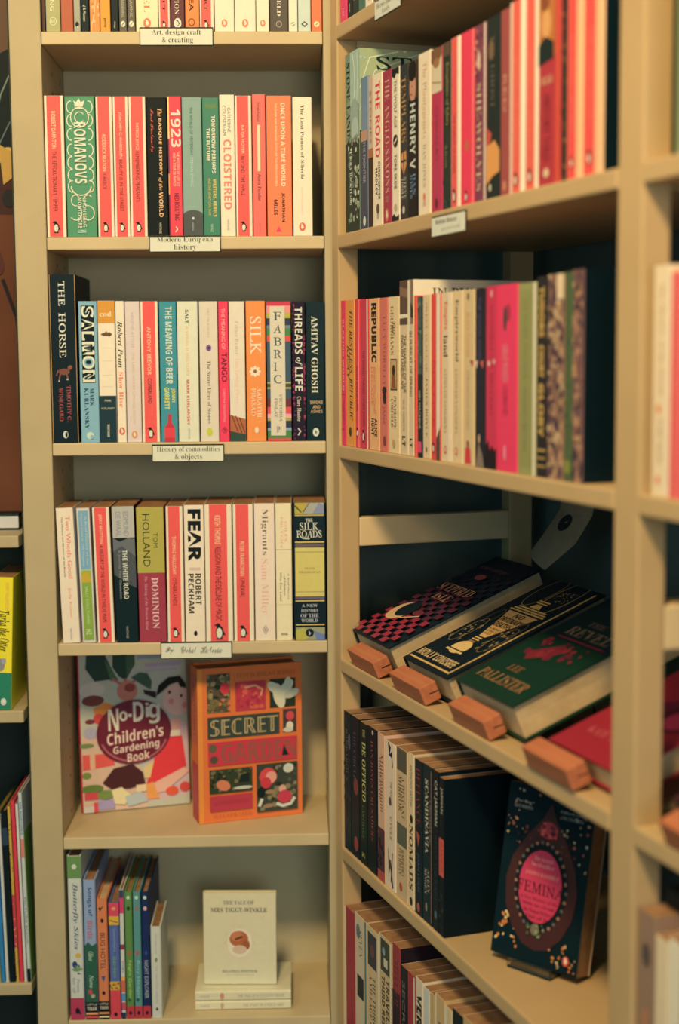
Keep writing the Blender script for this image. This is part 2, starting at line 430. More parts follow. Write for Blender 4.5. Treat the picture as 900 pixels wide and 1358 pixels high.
R1(245.6, 264.7, dz, 'f08046', 'orange book with black letters EA', [('t', 'THE SEA', 'sm', .45, .40, .80, .32, '33241e'), ('ring', .45, .91, .2, 1.2, .09, '8a4a2a')])
peng(R1, 265, 284, dz, 'JOHN', (.3, .55), 'ART', (.62, .80), 'coral book right of orange EA book', l=.10, r=.80)
for i, (a, b_, q) in enumerate(((284.6, 310.8, 'leftmost'), (311.2, 339.2, 'middle'), (339.6, 357.2, 'rightmost'))):
    R1(a, b_, dz, 'f4dcb0', q+' of three cream books with orange emblem', [('t', 'WAYS OF', 's', .45, .2, .6, .2, 'dcbf92'), ('peng', .5, .92, .15 if i < 2 else .2, 'e67a55')])
R1(357.6, 382.2, dz, '4d4538', 'dark charcoal book with cream letters FIELD', [('t', 'GARFIELD', 'R', .5, .45, .85, .2, 'efe0b4'), ('ring', .5, .93, .14, 1.1, .05, 'a58a72')])
R1(382.6, 394.7, dz, 'f5e8b4', 'pale yellow book with small green emblem', [('e', .5, .93, .24, 1.1, '9fa878'), ('line', [(.3, .94), (.7, .92)], .1, 'f5e8b4')])
R1(395.1, 412.2, dz, 'c9cdae', 'pale grey green book with dark diamond emblem', [('poly', [(.5, .90), (.78, .93), (.5, .96), (.22, .93)], '3a4444'), ('poly', [(.5, .915), (.64, .93), (.5, .945), (.36, .93)], 'c9cdae')])
R1(412.6, 428.2, dz, 'fb7048', 'orange red book with cream disc at right end', [('e', .5, .93, .26, 1.0, 'f8dc90'), ('line', [(.4, .94), (.6, .92)], .1, 'fb7048')])

# ================================================================== shelf 2
R2 = Row(FA, ZA[1], 'above Modern European history label', 'books above the Modern European history label')
peng(R2, 62.3, 88.6, 126.5, 'ROBERT DARNTON', (.11, .375), 'THE REVOLUTIONARY TEMPER', (.39, .82), 'coral book with cream edges at far left')
curl = []
for v in (.075, .17, .27, .38, .47, .56, .64):
    curl += [('ring', .20, v, .13, 1.5, .03, 'e9dfb4', 14, .22, .78), ('ring', .80, v, .13, 1.5, .03, 'e9dfb4', 14, .72, 1.28)]
curl += [('ring', .5, .15, .30, 1.1, .03, 'e9dfb4'), ('ring', .5, .15, .16, 1.1, .03, 'e9dfb4', 20, .1, .9), ('ring', .5, .64, .33, .9, .035, 'e9dfb4', 24, .5, 1)]
for s in (.3, .72):
    curl += [('ring', s, .74, .14, 1.3, .03, 'e9dfb4', 20, .1, .8), ('ring', s, .83, .2, 1.2, .03, 'e9dfb4', 20, .6, 1.2)]
R2(89.6, 129.3, 127.3, '4d8a5c', 'green book with ornate white scrollwork lettering',
   curl + [('poly', [(.34, .055), (.30, .03), (.40, .042), (.48, .015), (.56, .042), (.68, .03), (.62, .075), (.34, .075)], 'f0e6c0'), ('r', .35, .62, .079, .09, 'f0e6c0'),
           ('t', 'ROMANOVS', 'b', .50, .185, .62, .40, 'f4ecca'), 
           ('t', 'SIMON SEBAG', 'sm', .60, .72, .93, .11, 'e8e0bc'), ('t', 'MONTEFIORE', 'b', .44, .72, .94, .13, 'e8e0bc'), ('t', 'HON', 'b', .5, .952, .972, .3, 'cfe0b8')], d=.135)
peng(R2, 130.3, 152.3, 127.6, 'RODERICK BEATON', (.27, .53), 'GREECE', (.55, .66), 'coral book right of green scrollwork book, lettered GREECE')
peng(R2, 152.8, 173.2, 127.6, 'JOACHIM C. HABERLEN', (.11, .44), 'BEAUTY IS IN THE STREET', (.45, .82), 'coral book lettered BEAUTY IS IN THE STREET')
peng(R2, 173.7, 196.2, 127.6, 'PATRICK JOYCE', (.19, .38), 'REMEMBERING PEASANTS', (.39, .75), 'coral book lettered REMEMBERING PEASANTS')
R2(196.8, 224.0, 128.8, '10191c', 'black book with golden title and red script', [('t', 'The', 'BI', .66, .08, .135, .22, 'e9a96a'), ('t', 'BASQUE HISTORY', 'b', .66, .15, .56, .17, 'f0b070'),
   ('t', 'of the', 'BI', .64, .575, .67, .2, 'e9a96a'), ('t', 'WORLD', 'b', .66, .68, .86, .2, 'f0b070'), ('t', 'Mark Kurlansky', 'S', .25, .08, .39, .2, 'd8544c'), ('t', 'VINTAGE', 's', .6, .90, .98, .12, 'd0c098')])
R2(224.6, 243.0, 127.6, 'f8404e', 'bright red book with white numerals 1923', [('r', 0, .12, 0, .3, 'e8c870'), ('r', 0, .10, .3, 1, '6a2a4a'), ('r', 0, .09, .55, .7, 'e89a4a'), ('t', '1923', 'b', .60, .09, .36, .72, 'f3e6cc'),
   ('t', 'THE MYSTERY OF LOT 212', 'sm', .72, .39, .64, .2, 'f0b890'), ('t', 'AND A TOUR DE FRANCE', 'sm', .45, .40, .64, .2, 'f0b890'), ('t', 'NED BOULTING', 's', .58, .69, .885, .34, '4a1a28'), ('line', [(.5, .93), (.6, .95), (.45, .97)], .08, 'f6d8b0')])
R2(243.5, 269.8, 128.6, '869c82', 'grey green book with dark arch at its foot', [('r', 0, 1, .86, 1, '4a4c44'), ('e', .5, .86, .56, .62, '4a4c44'), ('t', 'THE WORLD OF YESTERDAY', 's', .47, .07, .415, .14, '3f5650'), ('t', 'STEFAN ZWEIG', 's', .47, .43, .64, .14, 'b9c8a8'), ('e', .5, .87, .06, 1.2, 'c8c8b0'), ('t', 'classics', 's', .5, .90, .96, .1, 'b8b8a0')])
R2(270.3, 292.5, 129, '3d7a58', 'green book with cream words TOMORROW PERHAPS', [('r', .2, .85, .045, .08, '5d7a48'), ('t', 'TOMORROW PERHAPS', 'b', .66, .13, .545, .22, 'f0e4b8'), ('t', 'THE FUTURE', 'b', .34, .22, .455, .2, 'f0e4b8'),
   ('t', 'WRITERS, REBELS', 'b', .68, .585, .86, .22, 'ecc060'), ('t', 'AND THE SOVIET CIVIL WAR', 's', .38, .58, .85, .16, 'e0b458'), ('t', 'VINTAGE', 's', .5, .91, .97, .14, 'c8d0a0')])
R2(293, 313, 125.3, 'efd9ae', 'cream book with large coral word CLOISTERED', [('t', 'CATHERINE', 's', .64, .09, .265, .2, '4a5a58'), ('t', 'COLDSTREAM', 's', .32, .075, .285, .2, '4a5a58'), ('t', 'CLOISTERED', 'b', .5, .315, .81, .52, 'f27a68'), ('t', 'VINTAGE', 's', .5, .88, .96, .14, '8a8070')])
peng(R2, 313.5, 335.3, 126.6, 'KATJA HOYER', (.21, .41), 'BEYOND THE WALL', (.43, .71), 'coral book lettered BEYOND THE WALL', l=.11, r=.82)
R2(336, 353.6, 124.8, 'f76a5e', 'plain coral book with a thin cream vertical bar', [('t', 'Stasiland', 's', .48, .055, .19, .26, '5a2a30'), ('r', .38, .58, .215, .54, 'f7cf94'), ('t', 'Anna Funder', 's', .5, .56, .755, .26, '5a2a30'), ('t', 'granta', 's', .5, .91, .97, .12, 'c8504c')])
R2(354.6, 387.8, 126.6, 'fa7a50', 'wide orange book with cream words ONCE UPON', [('t', 'ONCE UPON A TIME WORLD', 'b', .66, .05, .645, .17, 'f8dca0'), ('t', 'THE DARK AND SPARKLING STORY OF THE FRENCH RIVIERA', 'sm', .38, .05, .645, .08, 'f6c890'), ('t', 'JONATHAN', 'b', .64, .69, .90, .15, '2a1a20'), ('t', 'MILES', 'b', .34, .74, .85, .14, '2a1a20'), ('poly', [(.45, .93), (.58, .97), (.34, .97)], 'e8405c')])
R2(389, 414.8, 128.4, 'f0e2b8', 'cream book with dark serif title at right end', [('t', 'The Lost Pianos of Siberia', 'B', .5, .055, .59, .17, '3a4a3c'), ('t', 'SOPHY ROBERTS', 's', .46, .65, .85, .11, 'f0b498'), ('peng', .46, .935, .17, 'd8603c')])

# ================================================================== shelf 3
R3 = Row(FA, ZA[2], 'above History of commodities label', 'books above the History of commodities label')
R3(67.8, 105, 363.8, '13212a', 'tall black hardback lettered THE HORSE', [('r', 0, .03, 0, 1, 'b98a4c'), ('r', .97, 1, 0, 1, 'b98a4c'), ('t', 'THE', 'L', .47, .037, .185, .24, 'e8dcbc'), ('t', 'HORSE', 'L', .47, .225, .49, .26, 'e8dcbc'),
   ('e', .5, .575, .22, .55, '7a4638'), ('e', .73, .55, .1, .8, '8a4e3c', .6), ('line', [(.35, .59), (.3, .625)], .05, '8a5444'), ('line', [(.6, .59), (.66, .625)], .05, '8a5444'), ('line', [(.27, .565), (.2, .60)], .04, '8a5444'), ('e', .3, .63, .03, 1, 'c8b088'), ('e', .62, .62, .03, 1, 'c8b088'),
   ('t', 'TIMOTHY C.', 'L', .66, .655, .875, .15, 'b5524a'), ('t', 'WINEGARD', 'L', .36, .67, .87, .15, 'b5524a'), ('e', .5, .95, .1, 1.45, 'd8ceb0'), ('e', .53, .95, .045, 2.4, '13212a')], d=.155, hard=True)
SAL = [('r', .14, .84, .03, .575, '14222a')]
for ch, va, vb in (('S', .035, .115), ('A', .125, .205), ('L', .212, .275), ('M', .285, .375), ('O', .385, .475), ('N', .485, .57)):
    SAL += [('t', ch, 'bx', .5, va, vb, .66, 'f0e4bc'), ('t', ch, 'b', .5, va+.018, vb-.018, .46, '7fa9b2' if ch in 'O' else '14222a')]
R3(107.8, 132.6, 399.2, '8fb7bd', 'pale blue book lettered SALMON', SAL + [('t', 'MARK', 'R', .64, .61, .74, .22, '23404c'), ('t', 'KURLANSKY', 'R', .34, .61, .90, .22, '23404c'), ('e', .5, .95, .2, 1, 'dfe4c4'), ('e', .58, .96, .1, 1.2, '8fb7bd')])
R3(133, 155.8, 398.6, 'f2dfb4', 'cream book with ochre top band and navy foot', [('r', 0, 1, 0, .157, 'd78f33'), ('h', 'cod', 'B', .12, .82, .075, .11, 'f3d9a0'), ('poly', [(.15, .235), (.3, .225), (.7, .22), (.85, .235), (.7, .25), (.3, .245)], '6a4a2a'), ('poly', [(.4, .225), (.5, .212), (.55, .225)], '6a4a2a'),
   ('r', .2, .8, .33, .332, 'e0c890'), ('r', .2, .8, .42, .422, 'e0c890'), ('r', .2, .8, .52, .522, 'e0c890'), ('r', .2, .8, .6, .602, 'e0c890'), ('r', 0, 1, .668, 1, '12303c'), ('h', 'MARK', 's', .32, .7, .695, .71, 'd8c8a0'), ('h', 'KURLANSKY', 's', .12, .88, .75, .765, 'c8b890'), ('t', 'VINTAGE', 'b', .5, .87, .96, .14, 'd8c8a0')])
R3(156.4, 168.4, 399.0, 'f0d6ac', 'narrow cream book, half black half orange italic title', [('t', 'Robert Penn', 'BI', .5, .14, .47, .55, '1a2c34'), ('t', 'Slow Rise', 'B', .5, .5, .75, .5, 'f0705a'), ('peng', .5, .92, .34, 'e0604a')])
R3(168.9, 188.6, 399.4, 'e6cbb4', 'pale pinkish book with faint grey lettering', [('t', 'HELENE ATTLEE', 's', .5, .08, .33, .18, 'b9a596'), ('t', 'THE LAND WHERE LEMONS GROW', 's', .5, .36, .87, .18, 'd8b080'), ('peng', .5, .945, .2, 'e08858')])
peng(R3, 189.2, 212.6, 399.4, 'ANTONY BEEVOR', (.18, .52), 'COPPERLAND', (.545, .725), 'coral book with cream edges, left of teal book')
R3(213.8, 236.6, 399.6, '3c8a88', 'teal book with a red bottle at its foot', [('t', 'THE MEANING OF BEER', 'b', .55, .035, .585, .38, 'f2e8c4'), ('t', 'JONNY', 'b', .74, .615, .72, .26, 'e8cf48'), ('t', 'GARRETT', 'b', .38, .61, .765, .28, 'e8cf48'),
   ('poly', [(.42, .80), (.62, .80), (.63, .86), (.80, .895), (.82, 1.0), (.2, 1.0), (.22, .895), (.41, .86)], 'c8303c'), ('r', .2, .82, .90, .97, 'e04048')])
R3(237.2, 264.8, 399.4, 'f2e6c2', 'white book lettered SALT in black', [('t', 'SALT', 'b', .48, .06, .155, .16, '2a3434'), ('t', 'A WORLD HISTORY', 'b', .48, .17, .53, .14, 'e8b878'), ('t', 'MARK KURLANSKY', 'b', .48, .555, .88, .14, 'c8564a'), ('t', 'VINTAGE', 's', .5, .90, .98, .1, 'a8a088')])
R3(266.3, 290.9, 399.4, 'dcc7a0', 'beige book with a small purple dot', [('t', 'HETTIE JUDAH', 's', .48, .05, .25, .14, 'b8a584'), ('e', .5, .33, .15, 1.2, '8a5a80'), ('e', .5, .33, .07, 1.2, '3a2a58'), ('t', 'The Secret Lives of Stones', 'R', .5, .42, .87, .2, '555040'), ('e', .48, .93, .16, 1.4, 'c4c23a')])
R3(291.4, 304.8, 399.4, 'f83c58', 'narrow hot pink book with black word TANGO', [('t', 'THE MEANING OF', 's', .5, .05, .34, .36, 'f6b090'), ('t', 'TANGO', 's', .55, .365, .57, .56, '22161e'), ('t', 'CHRISTINE DENNISTON', 's', .5, .62, .86, .22, 'f4a090'), ('ring', .5, .92, .26, 1.3, .06, '5a1a2a', 4), ('t', 'P', 's', .5, .91, .93, .2, '5a1a2a')])
R3(305.3, 326.4, 399.4, 'e2cda6', 'beige book with brown ploughed field at its foot', [('t', 'Esther Rutter', 'R', .5, .14, .38, .22, 'c0a884'), ('t', 'This Golden Fleece', 'R', .5, .40, .73, .22, 'ecb48e'), ('e', .18, .07, .08, 1.4, 'f8efd8'),
   ('poly', [(0, .81), (1, .84), (1, .95), (0, .925)], 'b0603c'), ('line', [(.1, .81), (.5, .93)], .05, '4a2a20'), ('line', [(.35, .815), (.75, .94)], .05, '4a2a20'), ('line', [(.6, .83), (.95, .94)], .05, '4a2a20'), ('poly', [(0, .925), (1, .95), (1, 1), (0, 1)], '2c4434')])
PET = [('e', .45+.17*math.cos(a), .50+.021*math.sin(a)*1.0, .13, .6, 'f2dcb8', -a) for a in [i*math.pi/4 for i in range(8)]]
R3(327.6, 353.6, 398.8, 'f88a48', 'orange book lettered SILK with a white daisy', [('t', 'SILK', 'L', .5, .11, .38, .56, 'f4dcae')] + PET + [('e', .45, .50, .09, 1, '8a5a2c'), ('t', 'AARATHI', 'L', .66, .61, .83, .22, 'f6d8a4'), ('t', 'PRASAD', 'L', .36, .62, .82, .22, 'f6d8a4'), ('e', .5, .92, .1, 1.6, 'f4cfa0')])
FAB = []
vv = 0
for hgt, colr in ((.03, 'c83a4c'), (.05, 'e88a84'), (.04, 'b8a83a'), (.05, '2a3440'), (.02, '6a7a80'), (.055, '4a7a40'), (.04, 'd84a44'), (.29, '3a5058'), (.012, 'a8a050'), (.025, '3a4438'), (.012, 'a8a050'), (.07, '3a5058'), (.06, '6a2a34'), (.05, 'd84a54'), (.03, 'e8a09a'), (.02, 'a89a3a'), (.05, '2a3440'), (.02, '8a98a0'), (.055, '4a7a40'), (.02, 'd84a44'), (.02, '7a3a40')):
    FAB.append(('r', 0, 1, vv, min(1, vv+hgt), colr)); vv += hgt
FAB += [('r', .14, .76, .035, .96, 'd6c49c')]
for i, ch in enumerate('FABRIC'):
    FAB.append(('h', ch, 'L', .28, .62 if ch != 'I' else .42, .075+i*.09, .135+i*.09, '4a5a50'))
FAB += [('t', 'VICTORIA', 'L', .56, .66, .86, .12, '8a8068'), ('t', 'FINLAY', 'L', .36, .69, .83, .12, '8a8068'), ('h', 'P', 'B', .38, .52, .895, .935, '6a6450')]
R3(354.8, 387, 399.4, '2c3c44', 'striped woven-pattern book with beige panel lettered FABRIC', FAB)
R3(388.2, 405.9, 399.4, '271a2c', 'dark purple book lettered THREADS OF LIFE', [('speck', 0, .2, 0, 1, 50, .08, ['a02a58', '7a2450'], 8), ('speck', .85, 1, .2, 1, 60, .09, ['b83058', '8a2850'], 9), ('t', 'THREADS', 'b', .5, .04, .375, .56, 'f2e6cc'), ('t', 'of', 'BI', .5, .40, .46, .5, 'e8dcc0'), ('t', 'LIFE', 'b', .5, .47, .64, .56, 'f2e6cc'), ('t', 'Clare Hunter', 'B', .5, .68, .86, .28, 'e8d8c0'), ('line', [(.4, .91), (.6, .93), (.4, .96)], .1, 'd8c8b8')])
R3(406.4, 431.6, 399.4, '14262e', 'dark navy book at right end, cream capitals', [('t', 'AMITAV GHOSH', 'B', .46, .105, .655, .34, 'e6dcba'), ('h', 'SMOKE', 'b', .2, .88, .71, .735, 'c09a68'), ('h', 'AND', 'b', .34, .74, .745, .768, 'c09a68'), ('h', 'ASHES', 'b', .22, .86, .778, .80, 'c09a68'), ('e', .5, .938, .17, 1.35, 'e8e0c4'), ('e', .5, .938, .06, 1.5, '6a7a70')])

# ================================================================== shelf 4
R4 = Row(FA, ZA[3], 'above the handwritten label', 'books above the handwritten label', d=.128)
L1 = -1.75
R4(83.6, 106.8, 673.5, 'f0d2aa', 'cream book leaning at left end, orange title', [('t', 'Two Wheels Good', 's', .66, .06, .52, .26, 'f0705a'), ('t', 'The History and Mystery of the Bicycle', 'sm', .32, .065, .51, .1, '3a3432'), ('t', 'Jody Rosen', 's', .55, .59, .81, .2, 'f08a6a'), ('t', 'VINTAGE', 's', .5, .89, .98, .1, '8a8070')], lean=L1)
R4(109.8, 127.6, 673.5, 'e8d8c4', 'narrow white-edged book, blue above and green below', [('r', .14, .88, .02, .455, '8ab4c8'), ('t', 'A Brief History of the', 's', .66, .06, .42, .2, 'e0e4d0'), ('t', 'Countryside in 100 Objects', 's', .36, .04, .43, .2, 'e0e4d0'), ('r', .14, .88, .46, .55, 'a8a838'), ('poly', [(.14, .5), (.5, .47), (.88, .53), (.88, .55), (.14, .55)], 'c8a030'), ('r', .14, .88, .55, .98, '8aa03a'), ('t', 'SALLY COULTHARD', 's', .5, .58, .86, .2, 'c4cf8a'), ('t', 'HZ', 'b', .5, .90, .94, .4, 'c8d090')], lean=-1.5)
peng(R4, 129.9, 152.8, 672.8, 'JERRY BROTTON', (.05, .265), 'A HISTORY OF THE WORLD IN TWELVE MAPS', (.28, .85), 'leaning coral book lettered TWELVE MAPS', lean=-1.3, l=.12, r=.82)
R4(154.8, 184.3, 671.2, '14242a', 'black book with misty grey hills near its top', [('r', 0, 1, 0, .23, 'b9ad94'), ('poly', [(0, .23), (.3, .26), (.7, .235), (1, .24), (1, .40), (0, .36)], '6a6860'), ('poly', [(0, .33), (.4, .29), (1, .37), (1, .6), (0, .52)], '4c4e4a'), ('poly', [(0, .5), (.4, .54), (.8, .6), (1, .62), (1, .7), (0, .7)], '14242a'),
   ('t', 'EDMUND', 's', .62, .04, .22, .22, '8f8a84'), ('t', 'DE WAAL', 's', .28, .04, .22, .22, '8f8a84'), ('t', 'THE WHITE ROAD', 'b', .52, .32, .68, .22, 'eadfc4'), ('t', 'A Journey Into Obsession', 's', .27, .32, .68, .14, '9a9484'), ('t', 'VINTAGE', 's', .5, .88, .97, .1, 'b0a890')], lean=-1.0)
R4(185.2, 221.6, 672.2, 'a23846', 'thick olive and maroon book lettered HOLLAND', [('r', 0, 1, 0, .485, 'b2a045'), ('t', 'TOM', 's', .68, .19, .30, .17, '3c3a28'), ('t', 'HOLLAND', 's', .35, .05, .44, .26, '33321f'), ('t', 'DOMINION', 'B', .62, .52, .90, .24, 'e4b4a0'), ('t', 'The Making of the Western Mind', 'BI', .28, .51, .91, .13, 'd88a84')], lean=-.5, d=.133)
peng(R4, 222.6, 245.2, 671.2, 'THOMAS HALLIDAY', (.22, .50), 'OTHERLANDS', (.525, .73), 'coral book right of olive and maroon book', l=.14, r=.82)
R4(246.4, 272.8, 669.5, 'efd2ac', 'cream book with huge black word FEAR', [('t', 'FEAR', 'bx', .52, .03, .41, .66, '1a1c20'), ('r', .25, .8, .455, .475, 'd8b090'), ('t', 'ROBERT', 'b', .68, .50, .73, .30, '25262a'), ('t', 'PECKHAM', 'b', .31, .50, .79, .28, '25262a'), ('e', .5, .94, .09, 1.5, '25262a')], t=None)
peng(R4, 273.4, 309.6, 668.6, 'KEITH THOMAS', (.08, .29), 'RELIGION AND THE DECLINE OF MAGIC', (.31, .85), 'wide coral book, centre of the row', l=.17, r=.82)
peng(R4, 310.6, 337.6, 668.6, 'PETER FRANKOPAN', (.27, .52), 'UPHEAVAL', (.54, .68), 'coral book right of the wide coral one', l=.14, r=.78)
R4(338.6, 365.8, 667.3, 'efcfa6', 'cream book lettered Migrants in tall serif', [('t', 'Migrants', 'R', .5, .04, .375, .36, '6a5a48'), ('t', 'Sam Miller', 'R', .5, .40, .81, .34, 'ecaa88'), ('ring', .5, .92, .12, 1.8, .05, 'a89478', 4), ('e', .5, .92, .05, 2, 'a89478')])
R4(366.6, 388.3, 667.0, 'ecd39c', 'pale cream book with a thin ruled line', [('t', 'GILES', 's', .64, .13, .28, .16, 'f09a7a'), ('t', 'MILTON', 's', .38, .1, .32, .16, 'f0a080'), ('r', .02, .98, .335, .339, 'a8946a'), ('r', .02, .98, .735, .738, 'c8b48a'), ('t', 'A Brief History', 's', .76, .51, .70, .12, '6a6048'), ('t', 'of Fabulous', 's', .54, .53, .67, .12, '6a6048'), ('t', 'Who Ever Lived', 's', .3, .50, .71, .12, '6a6048'), ('h', 'WHA', 'b', .28, .7, .945, .962, '6a6048')])
SR = [('r', .05, .95, 0, .08, 'a8a088'), ('poly', [(.05, 0), (.45, 0), (.3, .08), (.05, .08)], 'b8a040'), ('poly', [(.6, .08), (.8, 0), (.95, .02), (.95, .08)], '8a8a94'), ('line', [(.05, .02), (.25, .07)], .04, '4a4a38'), ('line', [(.3, .07), (.5, 0)], .03, '6a5a38'), ('r', .05, .95, .085, .095, 'c8a850'), ('r', .05, .95, .10, .275, '14222e'),
      ('h', 'THE', 'B', .38, .60, .115, .138, 'e4d8b4'), ('h', 'SILK', 'L', .2, .78, .143, .197, 'ece2c0'), ('h', 'ROADS', 'L', .1, .88, .20, .252, 'ece2c0'), ('line', [(.2, .24), (.3, .258), (.5, .262)], .03, 'ece2c0'),
      ('r', .05, .95, .28, .29, 'd8b860'), ('r', .05, .95, .297, .318, '6a5a50'), ('r', .05, .95, .325, .68, 'd4bc62'), ('r', .05, .95, .355, .358, '5a6a50'), ('r', .05, .95, .645, .648, '5a6a50'), ('h', 'PETER', 'B', .34, .66, .468, .482, 'a08a4c'), ('h', 'FRANKOPAN', 'B', .16, .84, .495, .51, 'a08a4c'), ('r', .05, .95, .683, .70, '6a5a6a'), ('r', .05, .95, .708, .716, 'd8b860'),
      ('h', 'A NEW', 'B', .24, .74, .735, .757, 'b8b4a8'), ('h', 'HISTORY', 'B', .22, .76, .772, .794, 'b8b4a8'), ('h', 'OF THE', 'B', .2, .76, .806, .832, 'b8b4a8'), ('h', 'WORLD', 'B', .22, .74, .842, .868, 'b8b4a8'),
      ('r', .05, .95, .882, .89, 'd8b860'), ('r', .05, .95, .905, 1, '9a946a'), ('poly', [(.05, .93), (.3, .905), (.5, .97), (.3, 1), (.05, 1)], 'b8a848'), ('poly', [(.6, .93), (.95, .96), (.95, 1), (.7, 1)], '6a7a9a'), ('e', .48, .945, .13, 1, '14222e'), ('line', [(.45, .935), (.5, .95), (.46, .96)], .03, 'd8d0b4')]
R4(390.0, 433.0, 666.3, '12202c', 'thick navy and gold book lettered THE SILK ROADS', SR, d=.132)

# ================================================================== shelf 5: two face-out children's books
def faceout(p0, p1, z, F, t, h, lean, col, label, cover, spine=(), **k):
    """a book standing with its front cover towards us; p0,p1 = (u,w) of the cover's bottom corners, left to right"""
    du, dw = p1[0]-p0[0], p1[1]-p0[1]; d = math.hypot(du, dw); yaw = math.atan2(dw, du)
    # local x (cover normal) faces us, local y runs left to right; origin = back bottom left
    R = Euler((0, 0, F['yaw']+yaw-math.pi/2)).to_matrix().to_4x4()
    o = W(F, p0[0], p0[1], z)
    M = Matrix.Translation(o) @ R @ Matrix.Translation((0, 0, 0)) @ Euler((0, -lean, 0)).to_matrix().to_4x4() @ Matrix.Translation((-t, 0, 0))
    low = min((M @ Vector((x, 0, 0))).z for x in (0, t)) - (EYE+z)
    M = Matrix.Translation((0, 0, .0006-low)) @ M
    return book(M, t, d, h, col, label, spine, cover, **k)
S = lambda X: (X-65)/750
V = lambda Y: (Y-20)/1075
def pp(pts): return [(S(x), V(y)) for x, y in pts]
nd = [('r', .02, 1, 0, 1, 'c4ba96'), ('poly', pp([(80, 600), (300, 560), (520, 900), (520, 1090), (80, 1095)]), 'e0b48c'), ('poly', pp([(560, 560), (815, 560), (815, 1030), (500, 1060)]), 'd8b0a0'),
      ('r', .62, .95, V(150), V(175), 'c0a0a0'), ('r', .62, .92, V(190), V(205), 'c8a8a8'), ('r', .55, .95, V(95), V(118), '9aa2a0'),
      ('e', S(160), V(300), .115, .62, 'd9c2a4'), ('e', S(165), V(370), .10, .5, '7a3a30'), ('poly', pp([(165, 420), (250, 385), (330, 420), (260, 520), (180, 520)]), 'f08a3c'), ('e', S(200), V(490), .05, 1, 'e04a44'),
      ('e', S(140), V(505), .045, .5, '7a3038'), ('e', S(140), V(580), .06, .9, 'b8a8a8'), ('e', S(110), V(660), .07, .3, '7a8a4a'), ('poly', pp([(80, 720), (290, 720), (300, 800), (80, 820)]), 'e85a50'), ('r', S(130), S(165), V(715), V(815), 'e8b080'), ('e', S(105), V(855), .04, .8, '7a8a38'),
      ('poly', pp([(130, 60), (250, 60), (290, 150), (340, 245), (270, 240), (180, 245), (120, 160)]), '1c3a34'), ('poly', pp([(250, 100), (345, 245), (290, 250)]), '4a6a40'),
      ('poly', pp([(310, 60), (460, 60), (460, 150), (395, 250), (350, 225), (305, 160)]), '1e3c36'), ('poly', pp([(400, 60), (460, 60), (455, 160), (400, 235)]), '3c5c3e'),
      ('line', pp([(390, 240), (395, 290)]), .03, 'c8606a'), ('line', pp([(300, 235), (370, 280)]), .025, 'c8606a'), ('line', pp([(480, 230), (430, 280)]), .025, 'c8606a'),
      ('poly', pp([(430, 235), (490, 205), (545, 215), (575, 270), (565, 325), (500, 285)]), '3a5a40'), ('poly', pp([(510, 320), (600, 340), (600, 385), (520, 350)]), '3a2a28'),
      ('e', S(402), V(320), .095, 1.0, 'd07a64'), ('e', S(420), V(300), .05, .8, '9a4038'),
      # the girl on the right
      ('e', S(745), V(400), .135, 1.1, 'e8b090'), ('poly', pp([(600, 370), (620, 300), (690, 250), (770, 245), (810, 300), (815, 330), (770, 320), (755, 285), (700, 300), (640, 345)]), '2c1e1c'),
      ('e', S(695), V(350), .013, 1.2, '20181a'), ('e', S(776), V(378), .013, 1.2, '20181a'), ('e', S(705), V(410), .025, 1.1, 'e08a70'), ('e', S(800), V(440), .03, 1, 'e08a78'), ('poly', pp([(700, 520), (770, 520), (760, 600), (700, 600)]), 'e0a080'),
      ('r', S(690), S(760), V(600), V(640), 'f0e0a8'), ('poly', pp([(630, 650), (770, 640), (795, 840), (640, 930), (515, 935), (560, 810)]), 'e83c40'), ('poly', pp([(780, 850), (815, 880), (640, 1000), (540, 1010), (560, 940)]), 'ecb08c'), ('e', S(690), V(1000), .06, .7, 'e85a38'), ('e', S(780), V(980), .05, .9, 'd84a44'), ('poly', pp([(510, 940), (560, 930), (600, 1040), (515, 1040)]), 'f09a4c'),
      ('poly', pp([(210, 910), (290, 820), (420, 800), (490, 860), (505, 935), (400, 960), (270, 955)]), '4a1e22'), ('poly', pp([(495, 830), (570, 790), (540, 900), (500, 900)]), 'e8c078'),
      ('e', S(140), V(940), .1, .35, '6a7a34'), ('r', S(85), S(180), V(965), V(1010), 'd8484c'), ('e', S(230), V(985), .08, .5, '7a8a40'), ('r', S(175), S(290), V(1020), V(1080), 'b8a4c4'), ('poly', pp([(270, 960), (340, 945), (400, 1000), (360, 1060), (290, 1050)]), 'e8d090'), ('poly', pp([(360, 1010), (470, 980), (520, 1050), (380, 1075)]), 'd0d4d0'), ('r', S(80), S(150), V(1050), V(1095), 'f0dcd0'), ('r', S(145), S(175), V(1030), V(1095), 'e04a50'), ('r', S(440), S(510), V(940), V(985), 'f0c890'),
      ('e', S(437), V(590), .345, .855, '6e1c30', .1, 40), ('ring', S(437), V(600), .31, .82, .018, 'b05a60', 30, .55, .95)]
for i, (ch, a, b_, y0, y1) in enumerate((('N', 262, 335, 430, 575), ('o', 340, 395, 450, 515), ('-', 400, 425, 470, 490), ('D', 435, 510, 395, 525), ('i', 522, 545, 405, 500), ('g', 540, 622, 415, 545))):
    nd.append(('h', ch, 'b', S(a), S(b_), V(y0), V(y1), 'f3e2c8'))
nd += [('h', "Children's", 'b', S(250), S(642), V(590), V(668), 'f0c8b4', .10), ('h', 'Gardening', 'b', S(290), S(610), V(676), V(742), 'f0c8b4', .10), ('h', 'Book', 'b', S(385), S(540), V(728), V(786), 'f0c8b4', .10)]
a = onZ(FA, 109, 1080, ZA[4]); b_ = onZ(FA, 252, 1066, ZA[4])
